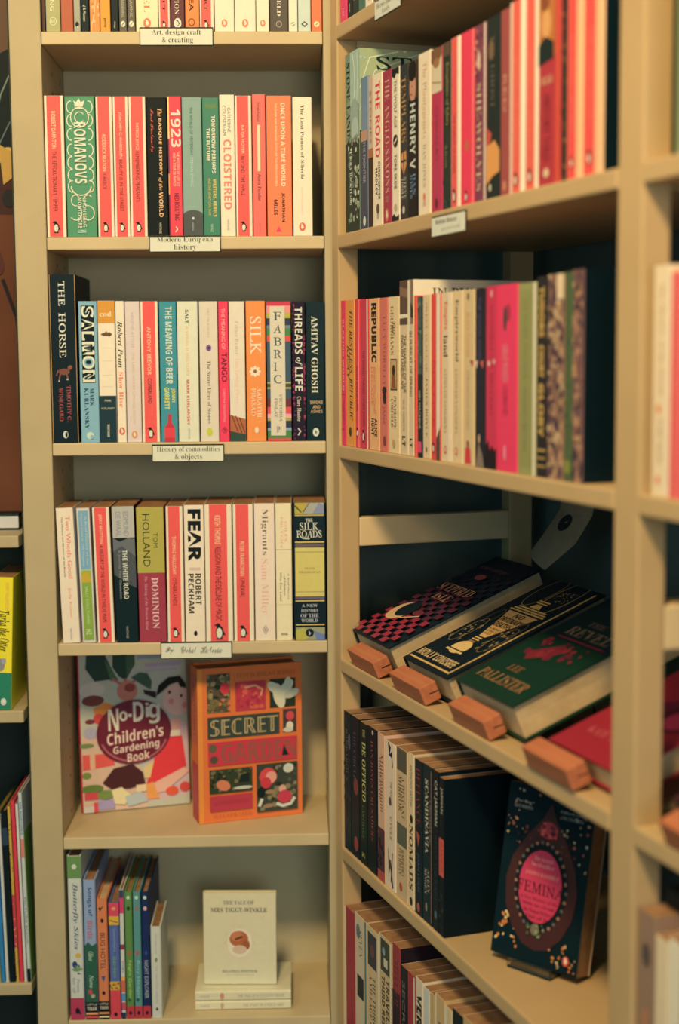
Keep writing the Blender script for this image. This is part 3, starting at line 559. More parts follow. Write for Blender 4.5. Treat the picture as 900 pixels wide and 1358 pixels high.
faceout(a, b_, ZA[4], FA, .012, .262, math.radians(4.5), 'c23c40', 'large children\'s gardening picture book with a dark red beetroot cover, standing face out', nd, [('r', 0, 1, 0, .6, 'a83a44')], fc='c8c4a8', hard=True, name='picture_book', group='face-out books on the fifth shelf')
GO = 'e8743c'
sg = [('r', 0, .045, 0, 1, 'f88c40'), ('h', 'FRANCES HODGSON BURNETT', 'R', .38, .94, .045, .075, 'a05838'),
      ('r', .09, .31, .04, .29, '5a4a34'), ('speck', .09, .31, .04, .20, 40, .025, ['8a7a4c', '3a3a2c', 'a08a54'], 21), ('speck', .09, .31, .2, .29, 24, .03, ['d8744c', '7a6a3c'], 22), ('e', .26, .135, .045, 1.3, 'd83c44'),
      ('r', .36, .65, .10, .29, 'c43a48'), ('speck', .38, .63, .12, .28, 22, .03, ['d8604c', 'b03044'], 23), ('line', [(.45, .14), (.55, .13), (.62, .16), (.6, .2)], .02, 'e89a6a'),
      ('r', .69, .94, .10, .285, '34382e'), ('e', .78, .21, .055, 2.2, 'e0d0a0', .25), ('e', .84, .17, .05, 2.2, 'e0d0a0', -.7), ('e', .74, .16, .045, 2.0, 'e0d0a0', .9), ('e', .9, .2, .04, 2, 'd0c498', -1.2), ('e', .86, .13, .03, 2, 'd8cca0', -.3),
      ('r', .09, .78, .315, .455, '3a4436'), ('h', 'SECRET', 'D', .115, .765, .333, .438, 'b89a64'),
      ('r', .815, .945, .30, .45, '4a3a34'), ('e', .885, .345, .04, 1.1, 'd84a50'), ('e', .88, .41, .035, 1.2, 'ead8b0'), ('e', .865, .435, .05, .5, 'd8c8a0'),
      ('r', .09, .95, .478, .63, 'd03a48'), ('h', 'GARDEN', 'D', .215, .94, .495, .615, '8a5a40'), ('e', .135, .515, .038, 1.1, '6a5a3c'), ('e', .145, .59, .038, 1, '5a4a34'), ('poly', [(.80, .60), (.82, .53), (.84, .56), (.87, .60)], '22282a'),
      ('r', .10, .51, .655, .81, '3c3c2c'), ('speck', .11, .5, .66, .80, 40, .022, ['5a5a38', '2a2e26', '7a6a40'], 25), ('e', .23, .76, .07, .7, 'd87a58', -.4), ('e', .42, .785, .09, .18, 'c8c0a0'), ('poly', [(.4, .7), (.48, .69), (.48, .75), (.38, .75)], '22282a'),
      ('r', .10, .51, .825, .925, 'c03a48'), ('h', 'ILLUSTRATED EDITION', 'R', .14, .47, .86, .885, '9a3040'), ('h', 'ILLUSTRATED', 'R', .13, .5, .945, .965, 'c8643a'),
      ('r', .55, .95, .645, .96, '3e4032'), ('speck', .56, .94, .66, .95, 50, .03, ['5c5c40', '2c3028', '8a7a50'], 27), ('e', .66, .73, .085, 1.0, 'd84a4c'), ('e', .69, .735, .055, 1, 'e89a7a'), ('e', .64, .77, .05, 1.1, 'd03a44'), ('e', .86, .685, .05, .9, 'd8d0b0'), ('e', .80, .82, .035, 1.2, 'e0a080'), ('e', .82, .87, .07, .9, 'c83c4c'), ('line', [(.74, .91), (.8, .93), (.88, .92), (.92, .88)], .03, 'e8dcc0'), ('e', .59, .83, .04, 1.4, '1c2426'), ('line', [(.57, .92), (.6, .87)], .03, 'e0d4b0'), ('e', .68, .83, .05, .4, 'a07a54'), ('e', .66, .92, .05, .4, 'a07a54')]
a = onZ(FA, 264.5, 1094, ZA[4]); b_ = onZ(FA, 401, 1079, ZA[4])
faceout(a, b_, ZA[4], FA, .047, .243, 0, GO, 'thick orange illustrated book with panelled cover lettered SECRET GARDEN, standing face out', sg, [('r', .1, .9, .62, 1, 'c04848'), ('r', .1, .9, .05, .5, 'd86a4c'), ('t', 'SECRET GARDEN', 'R', .5, .1, .45, .3, '8a4a38')], hard=True, name='picture_book', group='face-out books on the fifth shelf')

# ================================================================== shelf 6: nature picture books and a small pile
R6 = Row(FA, ZA[5], 'on the lowest shelf', 'picture books on the lowest shelf', d=.165)
R6.z = ZA[5]
pk = dict(name='picture_book', hard=True)
R6(94, 113.0, 1135, 'cfc7aa', 'tall white book with green top and pink foot, lettered Butterfly', [('r', 0, 1, 0, .135, '6a8a4a'), ('ring', .5, .065, .14, 1.2, .09, 'e8e4c8', 6), ('e', .5, .065, .1, 1.2, 'e8e4c8'), ('t', 'Butterfly Skies', 'I', .5, .165, .57, .42, '46586a'), ('e', .62, .605, .2, .9, 'd8a83c'), ('e', .38, .66, .18, 1.4, '2c4468'), ('e', .5, .69, .3, .5, '6a8a54'), ('speck', .1, .9, .66, .72, 14, .08, ['4a6a3a', '8aa060'], 3), ('t', 'Poems', 's', .6, .75, .83, .2, '9a968a'), ('t', 'for all', 's', .3, .74, .83, .2, '9a968a'), ('r', 0, 1, .865, 1, 'b43c52'), ('e', .5, .945, .16, 1.5, '2a2030'), ('line', [(.5, .93), (.72, .965)], .12, '2a2030')], **pk)
R6(114.2, 130.8, 1167, '9aa6ba', 'book with pale blue top and dark green lower half', [('t', 'Songs of', 'b', .5, .05, .26, .42, '34426a'), ('t', 'Birds', 'b', .5, .29, .42, .46, 'b86a6a'), ('poly', [(0, .47), (.3, .44), (.6, .47), (1, .45), (1, .9), (0, .9)], '2c5a40'), ('t', 'Oliver', 'I', .5, .51, .58, .4, 'd0d8b0'), ('t', 'Nora', 'I', .5, .68, .77, .35, 'c8d0a8'), ('e', .4, .80, .16, 1.3, 'c84a4a'), ('e', .6, .83, .18, 1.0, 'b89a74'), ('r', 0, 1, .875, 1, '20181c'), ('h', 'LITTLE', 's', .1, .9, .885, .90, 'd8c8a8'), ('h', 'TIGER', 'b', .1, .9, .91, .935, 'e0d0b0'), ('r', 0, 1, .95, .965, 'e89a5a'), ('r', 0, 1, .975, .99, 'e04a4a')], **pk)
R6(131.3, 145.6, 1192, 'd87a4e', 'orange book with black insects, lettered BUG HOTEL', [('e', .3, .08, .12, 1, '2c2a28'), ('e', .5, .18, .14, 1.5, '20242a'), ('line', [(.3, .1), (.6, .06)], .07, '2c2a28'), ('t', 'BUG HOTEL', 's', .5, .28, .585, .46, '4a3a34'), ('poly', [(.3, .64), (.7, .64), (.5, .69)], '34547a'), ('e', .5, .78, .16, 1.2, '24282c'), ('r', 0, 1, .85, 1, '20181c'), ('h', 'LITTLE', 's', .1, .9, .862, .88, 'd8c8a8'), ('h', 'TIGER', 'b', .1, .9, .89, .915, 'e0d0b0'), ('r', 0, 1, .94, .955, 'e89a5a'), ('r', 0, 1, .972, .985, 'e8d0a0')], pages=PAPERW(), d=.19, **pk)
R6(146.8, 161, 1197, '56648a', 'book in red, yellow and dusky blue bands', [('r', 0, 1, 0, .115, 'd84a58'), ('e', .5, .05, .2, .8, 'e89a5c'), ('r', 0, 1, .115, .19, 'dca83c'), ('line', [(.1, .15), (.9, .17)], .1, '8a5a34'), ('t', 'Goodnight', 'b', .5, .22, .42, .34, '8a94b4'), ('t', 'Garden', 'b', .5, .46, .64, .34, '7a9a6a'), ('r', 0, 1, .675, .75, 'd8a03c'), ('speck', 0, 1, .68, .75, 12, .12, ['7a5a2c'], 5), ('r', 0, 1, .75, 1, 'd8464e'), ('e', .5, .96, .17, 1.2, '2a1e28')], **pk)
R6(161.5, 167.4, 1180, 'e4dcc8', 'very thin book with pink top and coloured stripes at foot', [('r', 0, 1, 0, .06, '3a4458'), ('r', 0, 1, .06, .18, 'd83c64'), ('r', 0, 1, .42, .46, '8a3a48'), ('t', 'STORY', 's', .5, .55, .64, .4, '5a6468'), ('r', 0, 1, .67, .7, 'e8a04a'), ('r', 0, 1, .7, .79, 'd8644c'), ('r', 0, 1, .8, .86, '5a8aa0'), ('r', 0, 1, .87, .93, 'c84a58'), ('r', 0, 1, .95, 1, '2c3448')], **pk)
for x0, x1, c, ttl, lb, q in ((168, 178.6, '5f8440', 'Night Garden', 'thin leaf green book with red foot', 'b8cf6a'), (179, 189.6, '5a8c7c', 'Busy Hedges', 'thin sea green book with red foot', 'b0d8c8'), (190, 200.8, '1a2c4c', 'NIGHT EXPLORER', 'thin navy book with red foot, lettered NIGHT EXPLORER', 'd8d4e0')):
    R6(x0, x1, 1182.5, c, lb, [('e', .5, .045, .22, 1.1, 'd8e0c0'), ('e', .5, .13, .22, 1.3, {'5f8440': '2c3c24', '5a8c7c': 'a06a5c', '1a2c4c': 'e0a888'}[c]), ('e', .5, .48, .22, 1.4, 'b85a48' if c != '1a2c4c' else '2c4474'), ('t', ttl, 's', .5, .54, .84, .5, q), ('r', 0, 1, .90, 1, 'c03a46'), ('e', .5, .955, .2, 1.3, '3a1e28'), ('e', .4, .85, .2, 1.2, '38543c' if c != '1a2c4c' else '1a2c4c')], **pk)
R6(201.4, 215.8, 1229, 'd0c6a4', 'short white book at right end of the picture books', [('t', 'Hedgerow', 's', .5, .08, .30, .22, 'a8a08c'), ('e', .5, .36, .12, 2, '7a8a4c'), ('t', 'THE TALE OF A GARDEN', 's', .5, .42, .84, .22, 'b0a894'), ('e', .5, .9, .12, 1.3, '4a5048')], d=.11, **pk)
# pile of two small white books with a third standing on it
uu0, uu1 = onZ(FA, 259, 1341, ZA[5])[0], onZ(FA, 386, 1336, ZA[5])[0]
ww = .026
def lie(z0, t, label, sp_):
    # spine faces us, cover up: local z runs from right to left, local x up
    M = Matrix.Translation(W(FA, uu0, ww, z0)) @ Euler((0, 0, FA['yaw'])).to_matrix().to_4x4() @ Matrix(((0, 0, -1, uu1-uu0), (0, 1, 0, 0), (1, 0, 0, 0), (0, 0, 0, 1)))
    return book(M, t, .108, uu1-uu0, 'e0cc98', label, sp_, hard=True, pages=PAPERW(), group='small white books on the lowest shelf')
lie(ZA[5]+.0005, .0142, 'lower of two small white books lying flat on the lowest shelf', [('t', 'THE STORY OF A FIERCE HARE', 's', .5, .50, .92, .34, 'a09880'), ('e', .5, .28, .35, .5, 'c89a74'), ('t', 'WARNE', 's', .5, .05, .15, .25, 'b0a890')])
lie(ZA[5]+.0153, .0152, 'upper of two small white books lying flat, under the standing one', [('t', 'THE TALE OF A COUNTRY BOOK', 's', .5, .44, .93, .30, 'a09880'), ('e', .5, .28, .35, .6, 'd08a6a'), ('t', 'WARNE', 's', .5, .05, .15, .25, 'b0a890')])
zt = ZA[5]+.0308
a = onZ(FA, 270, 1306, zt); b_ = onZ(FA, 366.5, 1306, zt)
ht = onW(FA, 268.5, 1187, a[1])[2]-zt
tale = [('h', 'THE TALE OF', 'B', .28, .70, .09, .13, '6a6450'), ('h', 'MRS TIGGY-WINKLE', 'B', .11, .88, .165, .215, '5a5444'), ('ring', .5, .55, .205, 1.15, .008, 'd8b080', 4), ('ring', .5, .55, .22, 1.15, .006, 'e4c498', 30), ('e', .5, .55, .17, 1.2, 'efdab0'), ('e', .49, .505, .13, .85, 'b8643c'), ('e', .46, .475, .085, .8, 'c87a4c'), ('e', .59, .57, .05, 1.4, 'a05a3a'), ('line', [(.44, .51), (.54, .48)], .03, '6a3424'), ('e', .5, .62, .1, .6, 'd8b48a'), ('h', 'BEATRIX POTTER', 'B', .26, .74, .845, .872, '8a8468'), ('h', 'the original edition', 'R', .32, .70, .888, .905, 'b0a888')]
faceout(a, b_, zt, FA, .013, ht, math.radians(3), 'dfcb96', 'small white book standing face out on two lying books, brown oval picture', tale, hard=True, pages=PAPERW(), name='hardback_book', group='small white books on the lowest shelf')

# ================================================================== right unit, shelf above (mostly out of frame)
Q1 = Row(FB, ZB[0], 'at frame top, right unit', 'books on the top shelf of the right unit')
for x0, x1, c, lb, sp_ in ((450.6, 459.5, 'f03c64', 'hot pink book leftmost', [('t', 'ART', 's', .5, .9, .96, .3, 'f8a0a0')]), (460, 467, '1c2024', 'first black book', [('t', 'vintage', 's', .5, .90, .96, .3, 'd0c8a8'), ('r', .2, .8, .7, .8, 'a04040')]), (467.5, 474.5, '26302c', 'black book with orange square', [('r', .2, .85, .82, .90, 'e08a44')]), (475, 483.5, '44684c', 'dark green book', [('t', 'GREEN', 's', .5, .6, .8, .3, 'c0c8a0')]), (484, 494, 'f0d8ac', 'cream book with orange oval emblem', [('peng', .5, .93, .2, 'e06a48')]), (494.5, 503, '5a4a44', 'brown book behind the label', []), (503.5, 513, 'd87a4a', 'burnt orange book behind the label', []), (513.5, 526, '34444c', 'slate book', [])):
    Q1(x0, x1, .198, c, lb, sp_)

# ================================================================== right unit, shelf 2
Q2 = Row(FB, ZB[1], 'right unit, second shelf', 'books on the second shelf of the right unit')
stone = [('speck', 0, 1, .0, .45, 30, .03, ['a8b89c', 'd8dcb4', '8aa08c'], 31, .5), ('line', [(0, .22), (.08, .05), (.3, -.0 + .01)], .01, 'f0ecc8'), ('line', [(0, .34), (.12, .12), (.45, .02)], .008, 'e8e4c0'), ('line', [(.3, .16), (.8, .02)], .008, 'b8c8a8'), ('line', [(.4, .2), (.95, .06)], .01, 'd0d8b4'), ('h', 'STONE', 'L', .13, .95, .04, .115, '22342e'), ('r', 0, 1, .45, 1, '2c3a34')]
Q2(458.8, 477.6, 68, '8f9a74', 'tall pale green book lettered STONE LANDS', [('r', 0, .35, 0, 1, '848c66'), ('r', .35, 1, 0, .3, 'a9b894'), ('line', [(.55, .02), (.65, .1), (.68, .2), (.62, .28)], .05, 'ece8c0'), ('line', [(.85, .02), (.9, .12), (.82, .3)], .04, 'd8dcb0'), ('e', .66, .36, .3, 1.4, '93a486'), ('e', .7, .44, .26, 1.2, 'aab89a'), ('r', 0, 1, .50, 1, '26342e'), ('speck', .2, 1, .46, .96, 60, .09, ['5a6e50', 'c8c49c', '3a4a3a', '8a9470'], 11),
   ('t', 'STONE LANDS', 'R', .24, .05, .50, .24, '26322c'), ('t', 'Fiona Robertson', 'R', .42, .55, .85, .2, 'ded6b0')], cover=stone, fc='a4aa78', d=.19)
Q2(479, 488.2, 102, '6f8488', 'slim blue grey book with dusk photo below', [('r', 0, 1, .38, 1, '34424c'), ('r', 0, 1, .35, .42, 'b88a64'), ('t', 'THE FRONTIER', 's', .5, .42, .7, .35, 'a8a8a0'), ('e', .5, .95, .2, 1.3, 'd8d0b0')])
Q2(488.6, 495.2, 100, 'c9a884', 'slim book with tan top and dark brown lower half', [('r', 0, 1, .52, 1, '3a2c2a'), ('t', 'STONES', 's', .5, .1, .45, .4, 'a07050'), ('r', 0, 1, .48, .54, 'a8643c')])
Q2(495.6, 507.2, 97, 'f0d3a2', 'cream book lettered THE ROAD in red', [('t', 'THE ROAD', 'b', .50, .05, .55, .56, 'dc3c48'), ('t', 'CHRISTOPHER', 'b', .66, .58, .83, .24, '33302c'), ('t', 'HADLEY', 'b', .34, .62, .80, .24, '33302c'), ('e', .5, .89, .18, 1.2, '4a4438'), ('t', 'wm', 'b', .5, .92, .955, .25, 'b09a74')])
Q2(507.6, 519, 93, 'a33448', 'maroon book with faded gold capitals', [('t', 'THE ANGLO-SAXONS', 'R', .55, .05, .80, .52, 'dba078'), ('t', 'HM', 'R', .5, .82, .86, .4, 'c88a6a'), ('peng', .5, .945, .22, 'd86a50')])
Q2(519.6, 529.8, 89.5, 'ead2a2', 'cream book with torn black ends', [('poly', [(0, 0), (1, 0), (1, .05), (.6, .04), (.4, .07), (.1, .05), (0, .09)], '1c2024'), ('t', 'THE WOLF AGE', 's', .5, .08, .39, .34, '44403a'), ('e', .5, .475, .32, 1.0, '24282a'), ('line', [(.3, .49), (.7, .46)], .1, 'ead2a2'), ('t', 'TORE SKEIE', 's', .5, .56, .79, .34, '44403a'), ('e', .5, .91, .2, 1, 'c0a878'), ('poly', [(0, 1), (1, 1), (1, .96), (.6, .975), (.3, .95), (0, .97)], '1c2024')])
Q2(530.2, 541, 85, '2b2e34', 'dark book with orange shield, lettered TEMPLARS', [('t', 'TEMPLARS', 'R', .5, .08, .50, .56, 'b8823c'), ('poly', [(.2, .57), (.8, .56), (.85, .65), (.5, .71), (.18, .65)], 'd88a44'), ('r', .45, .55, .57, .69, '2b2e34'), ('r', .2, .8, .615, .63, '2b2e34'), ('t', 'STEVE', 'R', .68, .73, .87, .26, 'c8b890'), ('t', 'TIBBLE', 'R', .36, .73, .87, .26, 'c8b890'), ('e', .5, .94, .16, 1.2, 'c8b890')])
Q2(541.4, 554.2, 80.5, '141a1e', 'black book with painted face of a king', [('r', 0, 1, .0, .24, '4a3024'), ('e', .48, .17, .34, 1.7, 'c88a64'), ('e', .45, .06, .42, 1.0, '1a1618'), ('e', .42, .16, .05, .6, '3a2018'), ('e', .35, .21, .1, .5, 'a0503c'), ('r', 0, 1, .25, 1, '141a1e'), ('t', 'HENRY V', 'b', .5, .27, .69, .56, 'f0e8d4'), ('t', 'DAN', 'R', .66, .72, .86, .3, '6f9498'), ('t', 'JONES', 'R', .34, .72, .88, .3, '6f9498')])
Q2(554.6, 570.8, 69, 'eccd9c', 'wide cream book with tan serif title', [('t', 'The Plantagenets', 'R', .5, .06, .53, .38, 'd09a5c'), ('t', 'DAN JONES', 'R', .5, .565, .83, .28, 'a89064'), ('e', .5, .89, .1, 1.2, 'e07a54'), ('t', 'wm', 's', .5, .915, .95, .25, 'd89a6a')])
Q2(571.4, 586, 63.5, 'b83250', 'crimson book with brown painted scene at its top', [('r', 0, 1, 0, .27, 'd9bc8c'), ('poly', [(0, 0), (1, 0), (1, .05), (.5, .12), (0, .08)], '7a5030'), ('e', .5, .09, .3, .6, 'a06a3c'), ('line', [(.1, .2), (.9, .22)], .06, 'b08a5a'), ('t', 'CHIVALRY', 's', .5, .35, .7, .3, 'a82846'), ('e', .5, .95, .14, 1.4, '6a2030')])
Q2(586.6, 597, 56, '28332c', 'dark green book with faded gold lettering', [('r', 0, 1, 0, .08, '5a4430'), ('t', 'Kingdoms of Glory', 'R', .6, .12, .5, .42, 'b09448'), ('speck', 0, 1, 0, 1, 30, .1, ['3c4a3c', '1c2622'], 12), ('t', 'Anon', 'R', .5, .6, .75, .3, '8a7a48')])
peng(Q2, 597.5, 609.5, 49, '', None, 'THE PURSUIT OF POWER', (.45, .8), 'first coral book with pale edges', l=.08, r=.72)
Q2(610.5, 627.6, 41, 'f83a54', 'hot red book with small emblem', [('e', .5, .66, .12, 1.6, 'b86a3c'), ('peng', .45, .955, .14), ('r', .96, 1, 0, 1, 'e8c890')])
Q2(628.2, 643.8, 32, '7d3a4c', 'purple brown book lettered SHE-WOLVES', [('r', .86, 1, 0, 1, 'efd8a8'), ('speck', 0, .86, .02, .3, 24, .1, ['a86a54', '4a2438', 'c88a64'], 14), ('t', 'SHE-WOLVES', 'R', .42, .33, .94, .4, 'dcb880'), ('e', .4, .2, .16, 2, 'e0b08a')])
Q2(644.4, 662.4, 21, '262a2a', 'black book with orange figure at its foot', [('t', 'THE GHOST', 'R', .45, .1, .5, .3, '6a5c48'), ('e', .35, .18, .2, 1.6, '7a5a3c'), ('poly', [(.0, .62), (.3, .70), (.6, .68), (1, .74), (1, .86), (.5, .88), (0, .92)], 'e0944a'), ('poly', [(.0, .6), (.4, .64), (.3, .7), (0, .7)], 'c0503c'), ('e', .3, .94, .08, 1.5, 'e0c890')])
Q2(663, 674.6, 12, 'a24a44', 'dull maroon book', [('t', 'RED', 's', .5, .35, .55, .34, 'd89a70'), ('e', .5, .95, .16, 1.6, 'd88a60')])
for x0, x1, lb in ((675.2, 692.4, 'coral book right of the dull maroon one'), (693, 711.8, 'coral book left of the red pictorial one')):
    Q2(x0, x1, .198, CR, lb, [('r', .2, .82, 0, 1, 'f8604c'), ('t', 'EMPIRES OF THE PAST', 's', .5, .3, .8, .16, 'e88060'), ('peng', .5, .935, .18)])
Q2(712.6, 742, .20, 'b5343c', 'wide red book with dark painted figure at top', [('r', 0, .75, 0, .37, 'c07038'), ('e', .35, .2, .22, 1.5, 'e09a54'), ('poly', [(0, .30), (.3, .26), (.7, .30), (.7, .38), (0, .40)], '20282a'), ('e', .3, .08, .2, 1.2, '8a4a2c'), ('r', .8, 1, 0, 1, 'd84e3c'), ('t', 'SOLDIER', 'b', .4, .46, .5, .5, 'e0a070'), ('t', 'HISTORY TOLD', 's', .4, .55, .88, .3, '8a2a30'), ('e', .4, .94, .12, .8, 'e8c088')])
Q2(742.6, 749.8, .196, '3a2c2a', 'thin dark patterned book', [('speck', 0, 1, 0, 1, 40, .22, ['c87a44', '1c2024', '7a4434'], 15)])
for x0, x1, lb in ((750.4, 771, 'coral book beside the thin dark patterned one'), (771.6, 798.5, 'last coral book, beside the near post')):
    Q2(x0, x1, .198, 'f0b478', lb, [('r', .06, .62, 0, 1, 'fa5048'), ('t', 'THE GREAT HISTORY', 's', .4, .3, .78, .16, 'e07858'), ('peng', .36, .92, .14)], fc='0a1c24')

# ================================================================== right unit, shelf 3
Q3 = Row(FB, ZB[2], 'right unit, third shelf', 'books on the third shelf of the right unit')
Q3(447.6, 458.6, 398.5, 'ea3b58', 'hot red book at left end, lettered BLAZING WORLD', [('t', 'BLAZING WORLD', 'b', .55, .13, .62, .36, 'f6a688'), ('t', 'THE', 's', .55, .05, .09, .3, 'f0a088'), ('t', 'JONATHAN', 's', .64, .68, .85, .2, '8a2440'), ('t', 'HEALEY', 's', .36, .70, .83, .2, '8a2440'), ('r', .05, .95, .645, .648, '9a2a48'), ('r', .05, .95, .888, .891, '9a2a48')])
Q3(459, 470.6, 398, 'e89440', 'orange book with dark italic title', [('t', 'THE RESTLESS', 'BI', .62, .07, .5, .34, '4a3820'), ('t', 'REPUBLIC', 'BI', .62, .53, .82, .34, '4a3820'), ('t', 'KEAY', 'I', .3, .3, .55, .3, '6a4a28'), ('e', .5, .90, .14, 1.4, '4a3a24')])
Q3(471, 477.2, 396.5, 'e4404c', 'first of two narrow red books', [('t', 'GOD\'S ENGLISHMAN', 's', .5, .45, .75, .4, '7a2430'), ('peng', .5, .90, .28), ('r', .88, 1, 0, 1, 'f0c898')])
Q3(477.7, 489.2, 396.5, 'd23a4c', 'second of two narrow red books', [('t', 'THE WORLD TURNED UPSIDE DOWN', 's', .42, .34, .85, .26, '7a2030'), ('peng', .4, .92, .2), ('r', .84, 1, 0, 1, 'f2d4a4')])
Q3(489.6, 503, 395.5, 'f0a868', 'orange tan book with heavy black word REPUBLIC', [('t', 'REPUBLIC', 'bx', .52, .03, .42, .52, '20201e'), ('t', 'BRITAIN\'S REVOLUTIONARY', 's', .56, .45, .76, .2, 'e8784a'), ('t', 'DECADE', 's', .32, .45, .7, .2, 'e8784a'), ('t', 'ALICE', 'b', .68, .79, .91, .26, '22221e'), ('t', 'HUNT', 'b', .36, .79, .90, .26, '22221e')])
Q3(503.4, 514.4, 394.5, 'd8705f', 'pinkish brown book with dark figure low down', [('t', 'LUCY WORSLEY', 'R', .6, .12, .57, .34, 'a84a48'), ('e', .6, .60, .26, .7, '2c1e1e'), ('e', .62, .65, .2, 1.4, '33201f'), ('t', 'JANE', 's', .5, .70, .82, .4, 'b8584c'), ('e', .6, .93, .18, 1.3, '8a3c38')])
Q3(515, 529.8, 393, 'e8c283', 'tan book with small framed portrait', [('t', 'THE', 'BI', .5, .16, .25, .26, '6a5430'), ('t', 'GEORGIANS', 'R', .36, .06, .37, .28, '6a5430'), ('r', .2, .8, .395, .595, '4a3420'), ('r', .24, .76, .405, .585, 'c89a60'), ('e', .5, .47, .14, 1.4, '3a2418'), ('poly', [(.36, .5), (.64, .5), (.7, .58), (.3, .58)], '8a4a30'), ('t', 'PENELOPE', 'R', .62, .63, .84, .2, '7a6238'), ('t', 'CORFIELD', 'R', .36, .65, .83, .2, '7a6238'), ('e', .5, .94, .12, 1.2, 'c09a60')])
Q3(530.2, 541.2, 372, 'dcb983', 'taller tan book with brown photo at its top', [('r', 0, 1, 0, .19, '5e4334'), ('poly', [(0, .03), (1, .05), (1, .1), (0, .08)], '8a6448'), ('r', 0, 1, .19, .215, 'ead2a0'), ('poly', [(0, .215), (1, .21), (1, .25), (0, .25)], '54402f'), ('t', 'THE MAKING OF THE', 's', .64, .31, .64, .3, '5a482c'), ('t', 'ENGLISH LANDSCAPE', 's', .34, .31, .62, .3, '5a482c'), ('t', 'W.G. HOSKINS', 's', .5, .68, .86, .2, 'a08454'), ('t', 'LT', 'b', .5, .89, .95, .4, '3a3024')])
pursuit = [('r', 0, 1, 0, .26, 'ead9b4'), ('h', 'IN PURSUIT', 'L', .13, .66, .045, .10, '443c34'), ('h', 'OF SPRING', 'R', .3, .8, .13, .17, '443c34')]
Q3(541.8, 548.4, 370.5, 'd9b986', 'tall book with pale cover lettered IN PURSUIT', [('r', 0, 1, 0, .25, '8a6a4c'), ('poly', [(0, .1), (1, .16), (1, .22), (0, .2)], '3a2c24'), ('r', 0, .4, 0, .3, 'f0e4c8'), ('t', 'IN PURSUIT OF SPRING', 's', .5, .29, .66, .5, '5a482c'), ('t', 'LT', 'b', .5, .9, .95, .5, '3a3024')], cover=pursuit, fc='e6d2a8', d=.20)
Q3(548.8, 552.6, 391.5, 'e85444', 'very thin coral red book', [('t', 'MANIFESTO', 's', .5, .4, .7, .4, '8a3428')])
Q3(553.2, 560, 393, '1f2a2c', 'narrow black book with green photo strip at top', [('r', .1, .9, .0, .48, '44584c'), ('speck', .1, .9, .02, .46, 24, .2, ['2c3a34', '6a7a60'], 16), ('t', 'GIN MACHINE', 's', .5, .58, .82, .4, 'c8b890'), ('r', .1, .9, .90, .97, 'e0446a')])
Q3(560.4, 570.8, 391, 'e2bc84', 'tan book with thin black letters down it', [('t', 'SWEET AS SUGAR', 'R', .5, .04, .47, .28, 'b8925c'), ('t', 'JAMES BOYCE', 'R', .5, .5, .87, .3, '7a6238'), ('r', .4, .55, .93, .96, '3a3024')])
Q3(571.2, 583.8, 389, 'e8453f', 'coral book with broad white edge on its right', [('r', .60, 1, 0, 1, 'f4dcac'), ('t', 'NATIVE', 's', .3, .4, .8, .2, 'c83a34'), ('peng', .3, .93, .17), ('poly', [(.62, .87), (1, .8), (1, 1), (.62, 1)], '4a4238')])
Q3(584.4, 598.4, 387.5, 'e6c087', 'tan book with red word above dark letters', [('t', 'Empire', 'B', .45, .05, .22, .40, 'e0583c'), ('t', 'land', 'B', .45, .25, .38, .40, '4a3c28'), ('t', 'SATHNAM SANGHERA', 'R', .42, .45, .83, .22, 'a08050'), ('peng', .42, .93, .13, 'd8603c'), ('r', .76, 1, 0, 1, 'f6e4bc')])
Q3(599, 613, 385, 'e4bc80', 'tan book with dark serif title, orange oval emblem', [('t', 'Empireworld', 'B', .45, .05, .41, .34, '4a3c28'), ('t', 'SATHNAM SANGHERA', 'R', .42, .45, .83, .22, 'a08050'), ('peng', .42, .93, .13, 'd8603c')])
Q3(613.6, 628.4, 383.5, 'd9b377', 'ochre tan book with small red figure at foot', [('e', .45, .04, .09, 1.6, '6a5434'), ('t', 'BLACK TUDORS', 's', .45, .13, .38, .28, 'e89a4c'), ('poly', [(.6, .40), (.95, .40), (.85, .44)], 'b83a3c'), ('t', 'THE UNTOLD STORY', 's', .45, .45, .80, .2, 'c09a5c'), ('e', .45, .88, .10, 1.6, '8a3a2c'), ('poly', [(.25, .9), (.65, .9), (.75, .99), (.2, .99)], 'd8383c')])
Q3(629, 642.6, 381.5, '2a2430', 'black purple book with pale figure at foot', [('t', 'THE GOOD WIVES', 's', .45, .05, .40, .3, '54506a'), ('poly', [(0, .41), (.3, .40), (.2, .45)], 'e0b898'), ('poly', [(.5, .41), (.9, .40), (.8, .45)], 'c85a50'), ('e', .45, .84, .1, 2, 'c0986c'), ('poly', [(.15, 1), (.4, .86), (.8, .93), (.95, 1)], '8a7058')])
Q3(643.2, 658.6, 379, 'd23450', 'red book with black silhouettes at foot', [('e', .5, .04, .1, 1.4, 'e89a8a'), ('t', 'WOMEN OF BRITAIN', 's', .5, .1, .7, .3, 'b42a44'), ('e', .3, .42, .14, .8, 'e8a490'), ('e', .75, .41, .12, .8, 'e09a88'), ('poly', [(0, .88), (.25, .84), (.4, .9), (.6, .87), (.8, .9), (1, .88), (1, 1), (0, 1)], '241820')])
Q3(659.2, 684.6, 376.5, 'fa3a5c', 'wide hot pink book with dark green motif', [('e', .38, .18, .09, 3.2, '2c3c38'), ('e', .55, .15, .1, 2, 'a83048'), ('t', 'GREAT WOMEN', 'B', .4, .32, .52, .3, 'f88a8a'), ('t', 'CELEBRATED', 's', .42, .54, .70, .24, 'b42848'), ('e', .4, .9, .06, 3, 'f890a0')])
